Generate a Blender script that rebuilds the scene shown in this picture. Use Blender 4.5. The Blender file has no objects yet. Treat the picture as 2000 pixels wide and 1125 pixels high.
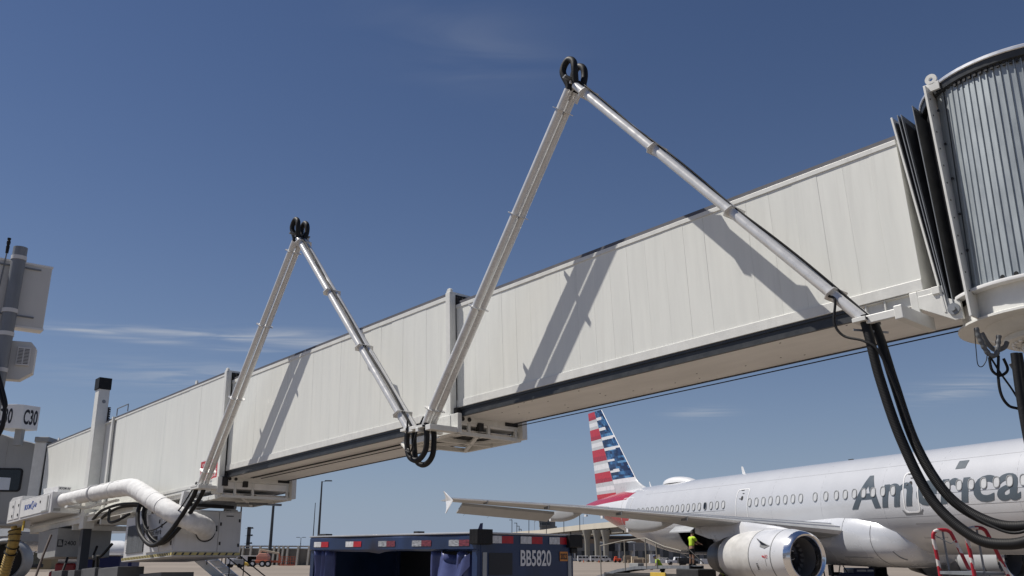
import bpy, bmesh, math, random
from mathutils import Matrix, Vector, noise
random.seed(7)
R_ = math.radians
SC = bpy.context.scene
COL = SC.collection

# ------------------------------------------------------------------ camera, sky, sun, exposure
CAM_H, CAM_F, CAM_P, CAM_R = 1.62, 1750.0, R_(16.7), R_(0.28)
cd = bpy.data.cameras.new('camera'); cam = bpy.data.objects.new('camera', cd); COL.objects.link(cam)
cd.sensor_width = 36.0; cd.lens = 36.0 * CAM_F / 2000.0; cd.clip_start = 0.1; cd.clip_end = 6000
fwd = Vector((0, math.cos(CAM_P), math.sin(CAM_P))); rgt = Vector((1, 0, 0)); upv = Vector((0, -math.sin(CAM_P), math.cos(CAM_P)))
rg2 = rgt * math.cos(CAM_R) + upv * math.sin(CAM_R); up2 = upv * math.cos(CAM_R) - rgt * math.sin(CAM_R)
cam.matrix_world = Matrix(((rg2.x, up2.x, -fwd.x, 0), (rg2.y, up2.y, -fwd.y, 0), (rg2.z, up2.z, -fwd.z, CAM_H), (0, 0, 0, 1)))
SC.camera = cam
SC.render.engine = 'CYCLES'
SC.cycles.max_bounces = 8

SUN = Vector((-1.607, 0.257, 2.49)).normalized()
EL = math.asin(SUN.z); AZ = math.atan2(SUN.x, SUN.y)
sl = bpy.data.lights.new('sun', 'SUN'); sl.energy = 5.0; sl.angle = R_(0.53); sl.color = (1.0, 0.95, 0.88)
so = bpy.data.objects.new('sun', sl); COL.objects.link(so)
so.rotation_euler = (-SUN).to_track_quat('-Z', 'Y').to_euler(); so.location = (-60, 10, 90)

world = bpy.data.worlds.new('World'); SC.world = world; world.use_nodes = True
nt = world.node_tree; nt.nodes.clear()
def wn(t, **k):
    n = nt.nodes.new(t)
    for a, b in k.items(): setattr(n, a, b)
    return n
sky = wn('ShaderNodeTexSky', sky_type='NISHITA'); sky.sun_disc = False
sky.sun_elevation = EL; sky.sun_rotation = AZ % (2 * math.pi)
sky.altitude = 180; sky.air_density = 1.0; sky.dust_density = 0.15; sky.ozone_density = 1.6
bg = wn('ShaderNodeBackground'); out = wn('ShaderNodeOutputWorld')
bg.inputs['Strength'].default_value = 0.052
tc = wn('ShaderNodeTexCoord'); sep = wn('ShaderNodeSeparateXYZ')
nt.links.new(tc.outputs['Generated'], sep.inputs[0])
def wmath(op, a, b=None, clamp=False):
    m = wn('ShaderNodeMath', operation=op); m.use_clamp = clamp
    for i, x in enumerate((a, b)):
        if x is None: continue
        if isinstance(x, (int, float)): m.inputs[i].default_value = x
        else: nt.links.new(x, m.inputs[i])
    return m.outputs[0]
# high thin cirrus: the sky ray meets a flat cloud sheet at (x/z, y/z)
zc = wmath('MAXIMUM', sep.outputs['Z'], 0.03)
px = wmath('DIVIDE', sep.outputs['X'], zc); py = wmath('DIVIDE', sep.outputs['Y'], zc)
comb = wn('ShaderNodeCombineXYZ'); nt.links.new(px, comb.inputs[0]); nt.links.new(py, comb.inputs[1])
def wnoise(scale, rot, sc, det, dist=0.0, loc=(0, 0, 0)):
    mp = wn('ShaderNodeMapping'); mp.inputs['Rotation'].default_value[2] = rot; mp.inputs['Scale'].default_value = sc; mp.inputs['Location'].default_value = loc
    nt.links.new(comb.outputs[0], mp.inputs[0])
    n = wn('ShaderNodeTexNoise'); n.inputs['Scale'].default_value = scale; n.inputs['Detail'].default_value = det; n.inputs['Distortion'].default_value = dist
    nt.links.new(mp.outputs[0], n.inputs['Vector']); return n.outputs['Fac']
fib = wnoise(2.1, R_(-20), (0.8, 2.6, 1), 8, 0.9)
big = wnoise(0.33, R_(-10), (1, 1, 1), 3, 0.2, (3.1, 1.7, 0))
def wmap(x, a, b):
    m = wn('ShaderNodeMapRange', interpolation_type='SMOOTHSTEP'); m.inputs[1].default_value = a; m.inputs[2].default_value = b
    nt.links.new(x, m.inputs[0]); return m.outputs[0]
def patch(cx, cy, rx, ry, rot):
    # soft elliptical bank of cirrus centred on a point of the cloud sheet
    dx = wmath('SUBTRACT', px, cx); dy = wmath('SUBTRACT', py, cy); c, s = math.cos(rot), math.sin(rot)
    u = wmath('DIVIDE', wmath('ADD', wmath('MULTIPLY', dx, c), wmath('MULTIPLY', dy, s)), rx)
    v = wmath('DIVIDE', wmath('SUBTRACT', wmath('MULTIPLY', dy, c), wmath('MULTIPLY', dx, s)), ry)
    d = wmath('ADD', wmath('MULTIPLY', u, u), wmath('MULTIPLY', v, v))
    return wmath('POWER', 2.718, wmath('MULTIPLY', d, -1.0))
banks = [(-1.35, 4.17, 0.62, 0.10, R_(14), 1.0), (-1.98, 4.06, 0.20, 0.055, R_(20), 0.9), (-1.0, 4.22, 0.36, 0.17, R_(14), 1.0), (-1.55, 4.35, .45, .07, R_(22), .75), (-1.75, 5.2, 0.75, 0.45, R_(0), 0.5),
         (-0.08, 1.62, 0.22, 0.14, R_(50), 0.13), (2.75, 5.5, 0.25, 0.45, R_(0), 0.6), (1.36, 6.45, 0.2, 0.22, R_(0), 0.6), (-3.5, -2.0, 1.6, 0.6, R_(15), 0.6), (3.0, -1.0, 1.2, 0.5, R_(10), 0.5)]
tot = None
for cx, cy, rx, ry, ro, am in banks:
    p = wmath('MULTIPLY', patch(cx, cy, rx, ry, ro), am); tot = p if tot is None else wmath('MAXIMUM', tot, p)
cl = wmath('MULTIPLY', wmap(fib, 0.33, 0.72), tot)
cl = wmath('ADD', cl, wmath('MULTIPLY', wmath('MULTIPLY', wmap(fib, 0.5, 0.85), wmap(big, 0.56, 0.75)), 0.10))
cl = wmath('MULTIPLY', cl, 0.72, True)
hsv = wn('ShaderNodeHueSaturation'); hsv.inputs['Saturation'].default_value = 1.09; hsv.inputs['Value'].default_value = 1.0
nt.links.new(sky.outputs[0], hsv.inputs['Color'])
hz = wn('ShaderNodeMixRGB'); hz.inputs[2].default_value = (5.2, 6.8, 9.4, 1)
hzf = wmath('MULTIPLY', wmath('POWER', 2.718, wmath('MULTIPLY', wmath('MAXIMUM', sep.outputs['Z'], 0.0), -6.5)), 0.92)
tint = wn('ShaderNodeMixRGB', blend_type='MULTIPLY'); tint.inputs[0].default_value = 1.0; tint.inputs[2].default_value = (1.02, 0.985, 1.13, 1); nt.links.new(hsv.outputs[0], tint.inputs[1])
nt.links.new(hzf, hz.inputs[0]); nt.links.new(tint.outputs[0], hz.inputs[1])
mixc = wn('ShaderNodeMixRGB'); mixc.inputs[2].default_value = (9.5, 10.0, 10.8, 1)
nt.links.new(cl, mixc.inputs[0]); nt.links.new(hz.outputs[0], mixc.inputs[1])
nt.links.new(mixc.outputs[0], bg.inputs['Color']); nt.links.new(bg.outputs[0], out.inputs['Surface'])

vs = SC.view_settings
vs.view_transform = 'Standard'; vs.look = 'None'; vs.exposure = 0.0; vs.gamma = 1.0; vs.use_curve_mapping = False

# ------------------------------------------------------------------ materials
MATS = {}
def mat(name, col, rough=0.5, metal=0.0, var=0.06, vscale=3.0, stretch=(1, 1, 1), bump=0.0, bscale=40.0, coat=0.0, col2=None, spec=0.5):
    if name in MATS: return MATS[name]
    m = bpy.data.materials.new(name); m.use_nodes = True; t = m.node_tree; b = t.nodes['Principled BSDF']
    b.inputs['Roughness'].default_value = rough; b.inputs['Metallic'].default_value = metal; b.inputs['Coat Weight'].default_value = coat
    b.inputs['Coat Roughness'].default_value = 0.08; b.inputs['Specular IOR Level'].default_value = spec
    co = t.nodes.new('ShaderNodeTexCoord'); mp = t.nodes.new('ShaderNodeMapping'); mp.inputs['Scale'].default_value = stretch
    oi = t.nodes.new('ShaderNodeObjectInfo'); ad = t.nodes.new('ShaderNodeVectorMath'); ad.operation = 'ADD'
    t.links.new(co.outputs['Object'], ad.inputs[0])
    sc = t.nodes.new('ShaderNodeMath'); sc.operation = 'MULTIPLY'; sc.inputs[1].default_value = 37.0; t.links.new(oi.outputs['Random'], sc.inputs[0])
    t.links.new(sc.outputs[0], ad.inputs[1]); t.links.new(ad.outputs[0], mp.inputs[0])
    n = t.nodes.new('ShaderNodeTexNoise'); n.inputs['Scale'].default_value = vscale; n.inputs['Detail'].default_value = 6; n.inputs['Roughness'].default_value = 0.6
    t.links.new(mp.outputs[0], n.inputs['Vector'])
    mr = t.nodes.new('ShaderNodeMapRange'); mr.inputs[1].default_value = 0.3; mr.inputs[2].default_value = 0.7
    t.links.new(n.outputs['Fac'], mr.inputs[0])
    mx = t.nodes.new('ShaderNodeMixRGB')
    c1 = tuple(max(0, c * (1 - var)) for c in col); c2 = col2 if col2 else tuple(min(1, c * (1 + var)) for c in col)
    mx.inputs[1].default_value = (*c1, 1); mx.inputs[2].default_value = (*c2, 1)
    t.links.new(mr.outputs[0], mx.inputs[0]); t.links.new(mx.outputs[0], b.inputs['Base Color'])
    rr = t.nodes.new('ShaderNodeMapRange'); rr.inputs[1].default_value = 0.3; rr.inputs[2].default_value = 0.7
    rr.inputs[3].default_value = max(0.02, rough - 0.06); rr.inputs[4].default_value = min(1, rough + 0.08)
    t.links.new(n.outputs['Fac'], rr.inputs[0]); t.links.new(rr.outputs[0], b.inputs['Roughness'])
    if bump > 0:
        n2 = t.nodes.new('ShaderNodeTexNoise'); n2.inputs['Scale'].default_value = bscale; n2.inputs['Detail'].default_value = 4
        t.links.new(mp.outputs[0], n2.inputs['Vector'])
        bp = t.nodes.new('ShaderNodeBump'); bp.inputs['Strength'].default_value = bump; bp.inputs['Distance'].default_value = 0.02
        t.links.new(n2.outputs['Fac'], bp.inputs['Height']); t.links.new(bp.outputs[0], b.inputs['Normal'])
    MATS[name] = m; return m

PANEL = mat('bridge panel paint', (0.755, 0.76, 0.71), 0.36, var=0.035, vscale=1.6, stretch=(3.2, 2.2, 0.30), bump=0.12, bscale=2.5)
FRAME = mat('bridge frame paint', (0.70, 0.70, 0.665), 0.4, var=0.07, vscale=4, bump=0.04)
SOFFIT = mat('bridge soffit paint', (0.80, 0.795, 0.77), 0.5, var=0.10, vscale=1.2, stretch=(0.5, 1.5, 1), bump=0.04)
def streaks(m, amount):
    t = m.node_tree; b = t.nodes['Principled BSDF']; src = b.inputs['Base Color'].links[0].from_socket
    geo = t.nodes.new('ShaderNodeNewGeometry'); mp = t.nodes.new('ShaderNodeMapping'); mp.inputs['Scale'].default_value = (5.5, 5.5, .28); t.links.new(geo.outputs['Position'], mp.inputs[0])
    n = t.nodes.new('ShaderNodeTexNoise'); n.inputs['Scale'].default_value = 1.5; n.inputs['Detail'].default_value = 5; n.inputs['Roughness'].default_value = .65; t.links.new(mp.outputs[0], n.inputs['Vector'])
    n2 = t.nodes.new('ShaderNodeTexNoise'); n2.inputs['Scale'].default_value = .35; n2.inputs['Detail'].default_value = 3; t.links.new(geo.outputs['Position'], n2.inputs['Vector'])
    r = t.nodes.new('ShaderNodeMapRange'); r.inputs[1].default_value = .52; r.inputs[2].default_value = .75; t.links.new(n.outputs['Fac'], r.inputs[0])
    r2 = t.nodes.new('ShaderNodeMapRange'); r2.inputs[1].default_value = .40; r2.inputs[2].default_value = .65; r2.inputs[4].default_value = amount; t.links.new(n2.outputs['Fac'], r2.inputs[0])
    mu = t.nodes.new('ShaderNodeMath'); mu.operation = 'MULTIPLY'; t.links.new(r.outputs[0], mu.inputs[0]); t.links.new(r2.outputs[0], mu.inputs[1])
    mx = t.nodes.new('ShaderNodeMixRGB'); mx.inputs[2].default_value = (.34, .325, .29, 1); t.links.new(mu.outputs[0], mx.inputs[0]); t.links.new(src, mx.inputs[1]); t.links.new(mx.outputs[0], b.inputs['Base Color'])
streaks(PANEL, .18); streaks(FRAME, .32)
RAIL = mat('dark steel rail', (0.035, 0.038, 0.042), 0.45, var=0.25, vscale=5)
RUBBER = mat('black rubber', (0.011, 0.011, 0.012), 0.55, var=0.3, vscale=9, bump=0.15, spec=0.3)
DARK = mat('dark grime', (0.02, 0.02, 0.021), 0.7, var=0.4, vscale=6)
ROOFM = mat('roof membrane', (0.10, 0.10, 0.115), 0.6, var=0.2, vscale=2)
GALV = mat('galvanised curtain steel', (0.335, 0.368, 0.385), 0.52, 0.5, var=0.14, vscale=6, stretch=(1, 1, 0.3), bump=0.03)
STEEL = mat('galvanised pole steel', (0.20, 0.215, 0.235), 0.55, 0.3, var=0.2, vscale=5, stretch=(1, 1, 0.25), bump=0.05)
BRIGHT = mat('bright aluminium', (0.82, 0.82, 0.82), 0.38, 0.7, var=0.06)
ARM = mat('white boom tube', (0.66, 0.655, 0.64), 0.28, 0.25, var=0.06, vscale=5, coat=0.3)
WHITE = mat('white enamel', (0.74, 0.74, 0.73), 0.35, var=0.05, vscale=2.5, bump=0.02)
UNITW = mat('unit white enamel', (0.60, 0.60, 0.60), 0.4, var=0.05, vscale=2.0); streaks(UNITW, .4)
FABRIC = mat('white duct fabric', (0.68, 0.68, 0.67), 0.8, var=0.14, vscale=5, bump=0.7, bscale=7)
GREYP = mat('grey steel paint', (0.30, 0.305, 0.30), 0.5, var=0.1, vscale=3)
CABP = mat('cab grey paint', (0.29, 0.295, 0.29), 0.45, var=0.06, vscale=2, stretch=(1, 1, .4))
CABW = mat('cabinet back paint', (0.58, 0.58, 0.565), 0.45, var=0.06, vscale=2, stretch=(1, 1, .4))
GLASS = mat('tinted window glass', (0.012, 0.014, 0.017), 0.06, var=0.2)
PALEG = mat('window blind', (0.55, 0.60, 0.66), 0.4, var=0.05)
NAVY = mat('cart navy paint', (0.010, 0.026, 0.080), 0.36, var=0.35, vscale=3.0, stretch=(1, 1, .5), bump=0.06, bscale=12, coat=0.15)
CURT = mat('navy vinyl curtain', (0.065, 0.078, 0.195), 0.34, var=0.2, vscale=4, bump=0.1, bscale=12)
REDTAPE = mat('red reflective tape', (0.42, 0.012, 0.022), 0.35, var=0.2, vscale=20)
WHTAPE = mat('white reflective tape', (0.60, 0.60, 0.60), 0.35, var=0.25, vscale=25)
TEXTW = mat('white lettering', (0.72, 0.72, 0.72), 0.5, var=0.04)
TEXTK = mat('black lettering', (0.012, 0.013, 0.02), 0.5, var=0.1)
TEXTB = mat('blue lettering', (0.02, 0.07, 0.32), 0.5, var=0.1)
ORANGEST = mat('orange sticker', (0.62, 0.24, 0.05), 0.5)
YEL = mat('yellow paint', (0.60, 0.42, 0.06), 0.5, var=0.15)
HAZY = mat('hazard yellow', (0.58, 0.49, 0.20), 0.5, var=0.15)
YHOSE = mat('yellow hose fabric', (0.36, 0.245, 0.065), 0.6, var=0.25, vscale=9, bump=0.2)
SIGNR = mat('red sign', (0.45, 0.02, 0.03), 0.45)
REDP = mat('red tractor paint', (0.22, 0.012, 0.02), 0.4, var=0.2)
ORANGE = mat('orange lift paint', (0.55, 0.15, 0.07), 0.5, var=0.15)
CREAM = mat('cream boom paint', (0.62, 0.52, 0.36), 0.5)
CONC = mat('pale concrete', (0.42, 0.39, 0.34), 0.85, var=0.14, vscale=0.8, bump=0.1)
CONCD = mat('weathered concrete', (0.20, 0.185, 0.16), 0.9, var=0.2, vscale=0.6, stretch=(1, 1, .4), bump=0.1)
BROWNB = mat('terminal brown cladding', (0.26, 0.20, 0.14), 0.8, var=0.15)
BLDG = mat('terminal grey cladding', (0.17, 0.175, 0.18), 0.7, var=0.15, vscale=.4)
TIRE = mat('tyre rubber', (0.015, 0.015, 0.015), 0.8, var=0.3)
SKIN = mat('aircraft silver paint', (0.60, 0.615, 0.64), 0.26, 0.15, var=0.03, vscale=1.0, coat=0.5)
WINGM = mat('wing grey paint', (0.40, 0.41, 0.415), 0.38, 0.1, var=0.1, vscale=1.5, stretch=(.6, 1.5, 1))
WINGW = mat('aircraft white paint', (0.74, 0.74, 0.74), 0.3, var=0.04, coat=0.3)
NACW = mat('nacelle paint', (0.62, 0.63, 0.65), 0.3, 0.1, var=0.05, vscale=1.5, coat=0.3)
NACG = mat('nacelle reverser grime', (0.58, 0.575, 0.555), 0.4, 0.1, var=0.12, vscale=2.5)
NOZ = mat('exhaust metal', (0.10, 0.10, 0.105), 0.4, 0.8, var=0.2)
LIP = mat('polished inlet lip', (0.80, 0.81, 0.83), 0.16, 1.0, var=0.03)
INL = mat('inlet liner', (0.17, 0.17, 0.175), 0.5)
LETTER = mat('slate lettering', (0.078, 0.098, 0.118), 0.4, var=0.05)
SEAM = mat('panel seam', (0.16, 0.165, 0.17), 0.6)
WINB = mat('window rim shade', (0.30, 0.31, 0.315), 0.4)
WINA = mat('window shade white', (0.52, 0.53, 0.54), 0.35)
HIVIS = mat('high visibility yellow', (0.50, 0.72, 0.04), 0.8, var=0.1)
SKINP = mat('person skin', (0.30, 0.17, 0.11), 0.6)
SHORTS = mat('black shorts', (0.012, 0.012, 0.014), 0.85)
HAIR = mat('dark hair', (0.015, 0.011, 0.009), 0.7)

# ------------------------------------------------------------------ mesh helpers
class MB:
    def __init__(s): s.v = []; s.f = []; s.m = []; s.T = None
    def add(s, vs, fs, m=0):
        o = len(s.v)
        for p in vs:
            p = Vector(p); s.v.append(s.T @ p if s.T else p)
        for f in fs: s.f.append([i + o for i in f]); s.m.append(m)
    def box(s, x0, x1, y0, y1, z0, z1, m=0):
        if x0 > x1: x0, x1 = x1, x0
        if y0 > y1: y0, y1 = y1, y0
        if z0 > z1: z0, z1 = z1, z0
        s.add([(x0, y0, z0), (x1, y0, z0), (x1, y1, z0), (x0, y1, z0), (x0, y0, z1), (x1, y0, z1), (x1, y1, z1), (x0, y1, z1)],
              [(0, 3, 2, 1), (4, 5, 6, 7), (0, 1, 5, 4), (1, 2, 6, 5), (2, 3, 7, 6), (3, 0, 4, 7)], m)
        return s
    def quad(s, a, b, c, d, m=0): s.add([a, b, c, d], [(0, 1, 2, 3)], m); return s
    def bar(s, a, b, w, h, m=0, up=(0, 0, 1)):
        a = Vector(a); b = Vector(b); d = (b - a).normalized(); u = Vector(up)
        if abs(d.dot(u)) > 0.98: u = Vector((1, 0, 0))
        r = d.cross(u).normalized(); u = r.cross(d)
        vs = []
        for p in (a, b):
            for i, j in ((-1, -1), (1, -1), (1, 1), (-1, 1)): vs.append(p + r * (i * w / 2) + u * (j * h / 2))
        s.add(vs, [(0, 1, 2, 3), (7, 6, 5, 4), (0, 4, 5, 1), (1, 5, 6, 2), (2, 6, 7, 3), (3, 7, 4, 0)], m); return s
    def rings(s, rings, m=0, caps=True, closed=True):
        n = len(rings[0]); vs = [p for r in rings for p in r]; fs = []
        for i in range(len(rings) - 1):
            for j in range(n if closed else n - 1):
                k = (j + 1) % n; fs.append((i * n + j, i * n + k, (i + 1) * n + k, (i + 1) * n + j))
        if caps and closed: fs.append(tuple(range(n - 1, -1, -1))); fs.append(tuple((len(rings) - 1) * n + j for j in range(n)))
        s.add(vs, fs, m); return s
    def tube(s, pts, r, n=12, m=0, caps=True):
        pts = [Vector(p) for p in pts]; rs = r if isinstance(r, (list, tuple)) else [r] * len(pts)
        d = (pts[1] - pts[0]).normalized(); u = Vector((0, 0, 1)) if abs(d.z) < 0.9 else Vector((1, 0, 0))
        x = d.cross(u).normalized(); out = []
        for i, p in enumerate(pts):
            if i == 0: d = pts[1] - pts[0]
            elif i == len(pts) - 1: d = pts[-1] - pts[-2]
            else: d = (pts[i + 1] - p).normalized() + (p - pts[i - 1]).normalized()
            d = d.normalized(); x = (x - d * x.dot(d)).normalized(); y = d.cross(x)
            out.append([p + (x * math.cos(2 * math.pi * k / n) + y * math.sin(2 * math.pi * k / n)) * rs[i] for k in range(n)])
        return s.rings(out, m, caps)
    def lathe(s, prof, c=(0, 0, 0), ax='z', n=24, m=0, caps=False, a0=0, a1=2 * math.pi):
        full = abs(a1 - a0 - 2 * math.pi) < 1e-6; k = n if full else n + 1; out = []
        for t, r in prof:
            ring = []
            for i in range(k):
                a = a0 + (a1 - a0) * i / n; p, q = r * math.cos(a), r * math.sin(a)
                ring.append(Vector(c) + (Vector((p, q, t)) if ax == 'z' else Vector((t, p, q)) if ax == 'x' else Vector((q, t, p))))
            out.append(ring)
        return s.rings(out, m, caps, full)
    def prism(s, poly, f, d0, d1, m=0):
        # poly in 2-D, f(p, q, depth) -> point
        n = len(poly); vs = [f(p, q, d0) for p, q in poly] + [f(p, q, d1) for p, q in poly]
        s.add(vs, [tuple(range(n - 1, -1, -1)), tuple(range(n, 2 * n))] + [(i, (i + 1) % n, n + (i + 1) % n, n + i) for i in range(n)], m); return s
    def mesh(s, name, mats, smooth=None):
        me = bpy.data.meshes.new(name); me.from_pydata([tuple(v) for v in s.v], [], s.f)
        for mm in (mats if isinstance(mats, (list, tuple)) else [mats]): me.materials.append(mm)
        me.polygons.foreach_set('material_index', s.m)
        bm = bmesh.new(); bm.from_mesh(me); bmesh.ops.recalc_face_normals(bm, faces=bm.faces); bm.to_mesh(me); bm.free()
        if smooth:
            me.polygons.foreach_set('use_smooth', [True] * len(me.polygons)); me.set_sharp_from_angle(angle=R_(smooth))
        me.update(); return me
    def build(s, name, mats, parent=None, smooth=None, bevel=0.0, inv=None, label=None):
        if inv is not None: s.v = [inv @ v for v in s.v]
        o = bpy.data.objects.new(name, s.mesh(name, mats, smooth)); COL.objects.link(o)
        if parent: o.parent = parent
        if bevel:
            b = o.modifiers.new('bevel', 'BEVEL'); b.width = bevel; b.segments = 2; b.limit_method = 'ANGLE'; b.angle_limit = R_(40)
        if label: o['label'] = label
        return o
def tag(o, label, cat, group=None, kind=None):
    o['label'] = label
    if cat: o['category'] = cat
    if group: o['group'] = group
    if kind: o['kind'] = kind
    return o
def thing(name, label, cat, M=None, group=None):
    o = bpy.data.objects.new(name, None); COL.objects.link(o); o.empty_display_size = 0.3
    if M is not None: o.matrix_world = M
    return tag(o, label, cat, group)
def inst(o, parent, M, name=None):
    c = o.copy(); COL.objects.link(c)
    if name: c.name = name
    c.parent = parent; c.matrix_local = M; return c
def copy_tree(o, parent=None):
    c = o.copy(); COL.objects.link(c)
    if parent: c.parent = parent
    for ch in list(o.children): copy_tree(ch, c)
    return c
def frame(ox, oy, oz, ang):
    return Matrix.Translation((ox, oy, oz)) @ Matrix.Rotation(ang, 4, 'Z')
def arc(p0, p1, p2, n=12):
    p0, p1, p2 = map(Vector, (p0, p1, p2)); return [p0 * (1 - t) ** 2 + p1 * 2 * t * (1 - t) + p2 * t * t for t in [i / n for i in range(n + 1)]]
def spline(pts, n=8):
    P = [Vector(p) for p in pts]; P = [P[0] * 2 - P[1]] + P + [P[-1] * 2 - P[-2]]; out = []
    for i in range(1, len(P) - 2):
        a, b, c, d = P[i - 1:i + 3]
        for k in range(n):
            t = k / n; out.append(0.5 * ((2 * b) + (c - a) * t + (2 * a - 5 * b + 4 * c - d) * t * t + (3 * b - a - 3 * c + d) * t ** 3))
    return out + [P[-2]]
def text2d(body, bold=0.0, shear=0.0, cut=None, spacing=1.0):
    cu = bpy.data.curves.new('t', 'FONT'); cu.body = body; cu.size = 1.0; cu.offset = bold; cu.shear = shear; cu.resolution_u = 4; cu.space_character = spacing
    o = bpy.data.objects.new('t', cu); COL.objects.link(o); bpy.context.view_layer.update()
    me = bpy.data.meshes.new_from_object(o.evaluated_get(bpy.context.evaluated_depsgraph_get()))
    bpy.data.objects.remove(o); bpy.data.curves.remove(cu)
    bm = bmesh.new(); bm.from_mesh(me); bpy.data.meshes.remove(me)
    if cut:
        ys = [v.co.y for v in bm.verts]; y = min(ys) + cut
        while y < max(ys):
            bmesh.ops.bisect_plane(bm, geom=bm.verts[:] + bm.edges[:] + bm.faces[:], plane_co=(0, y, 0), plane_no=(0, 1, 0)); y += cut
    bm.verts.index_update()
    vs = [(v.co.x, v.co.y) for v in bm.verts]; fs = [[v.index for v in f.verts] for f in bm.faces]; bm.free()
    return vs, fs
def lettering(body, f, w=None, h=None, x0=0.0, y0=0.0, bold=0.0, shear=0.0, cut=None, spacing=1.0, wref=None):
    """text scaled to width w / height h, mapped by f(x, y) -> point; returns MB"""
    vs, fs = text2d(body, bold, shear, cut, spacing)
    mx0 = min(v[0] for v in vs); mx1 = max(v[0] for v in vs); my0 = min(v[1] for v in vs); my1 = max(v[1] for v in vs)
    sx = w / (mx1 - mx0) if w else h / (my1 - my0); sy = h / (my1 - my0) if h else sx
    mb = MB(); mb.add([f(x0 + (x - mx0) * sx, y0 + (y - my0) * sy) for x, y in vs], fs); return mb
def W(u, v, D):
    """place for a far object: the point at forward distance D (metres) on that line of sight"""
    r = fwd + rg2 * ((u - 1000) / CAM_F) - up2 * ((v - 562.5) / CAM_F); return Vector((0, 0, CAM_H)) + r * (D / r.y)

# ------------------------------------------------------------------ ground and sky setting
g = MB(); n = 48
rad = [0, 15, 40, 90, 200, 500, 1200, 3500]
for i in range(len(rad) - 1):
    g.rings([[Vector((rad[i + j] * math.cos(2 * math.pi * k / n), 60 + rad[i + j] * math.sin(2 * math.pi * k / n), 0)) for k in range(n)] for j in (0, 1)], caps=False)
gm = bpy.data.materials.new('apron concrete'); gm.use_nodes = True; t = gm.node_tree; b = t.nodes['Principled BSDF']; b.inputs['Roughness'].default_value = 0.9
co = t.nodes.new('ShaderNodeTexCoord')
def gnoise(s, d, sc=(1, 1, 1)):
    mp = t.nodes.new('ShaderNodeMapping'); mp.inputs['Scale'].default_value = sc; t.links.new(co.outputs['Object'], mp.inputs[0])
    n_ = t.nodes.new('ShaderNodeTexNoise'); n_.inputs['Scale'].default_value = s; n_.inputs['Detail'].default_value = d; t.links.new(mp.outputs[0], n_.inputs['Vector']); return n_.outputs['Fac']
mx = t.nodes.new('ShaderNodeMixRGB'); mx.inputs[1].default_value = (0.205, 0.170, 0.137, 1); mx.inputs[2].default_value = (0.29, 0.243, 0.197, 1)
t.links.new(gnoise(0.05, 8), mx.inputs[0])
mx2 = t.nodes.new('ShaderNodeMixRGB'); mx2.blend_type = 'MULTIPLY'; mx2.inputs[0].default_value = 0.5
rp = t.nodes.new('ShaderNodeMapRange'); rp.inputs[1].default_value = 0.35; rp.inputs[2].default_value = 0.6; rp.inputs[3].default_value = 0.6
t.links.new(gnoise(0.03, 5, (0.35, 1.6, 1)), rp.inputs[0]); t.links.new(mx.outputs[0], mx2.inputs[1]); t.links.new(rp.outputs[0], mx2.inputs[2])
t.links.new(mx2.outputs[0], b.inputs['Base Color'])
tag(g.build('ground', gm), 'tan concrete airport apron stretching to the horizon', None, kind='structure')

# ------------------------------------------------------------------ jet bridge (local frame: x along the tunnel towards the cab, y out of the near wall, z up from its floor line)
TH, GA = 0.7510, 0.0496
bd = Vector((-math.sin(TH) * math.cos(GA), math.cos(TH) * math.cos(GA), -math.sin(GA)))
bn = Vector((-math.cos(TH), -math.sin(TH), 0)); bu = bd.cross(bn)
B0 = Vector((5.522, 13.025, 5.341))
BM = Matrix(((bd.x, bn.x, bu.x, B0.x), (bd.y, bn.y, bu.y, B0.y), (bd.z, bn.z, bu.z, B0.z), (0, 0, 0, 1))); BI = BM.inverted()
AXC = Vector((7.70, 12.00, 0))            # rotunda axis (world)
bridge = thing('jet_bridge', 'long white telescoping passenger boarding bridge running diagonally from the fluted rotunda to the cab', 'jet bridge', BM)

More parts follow.
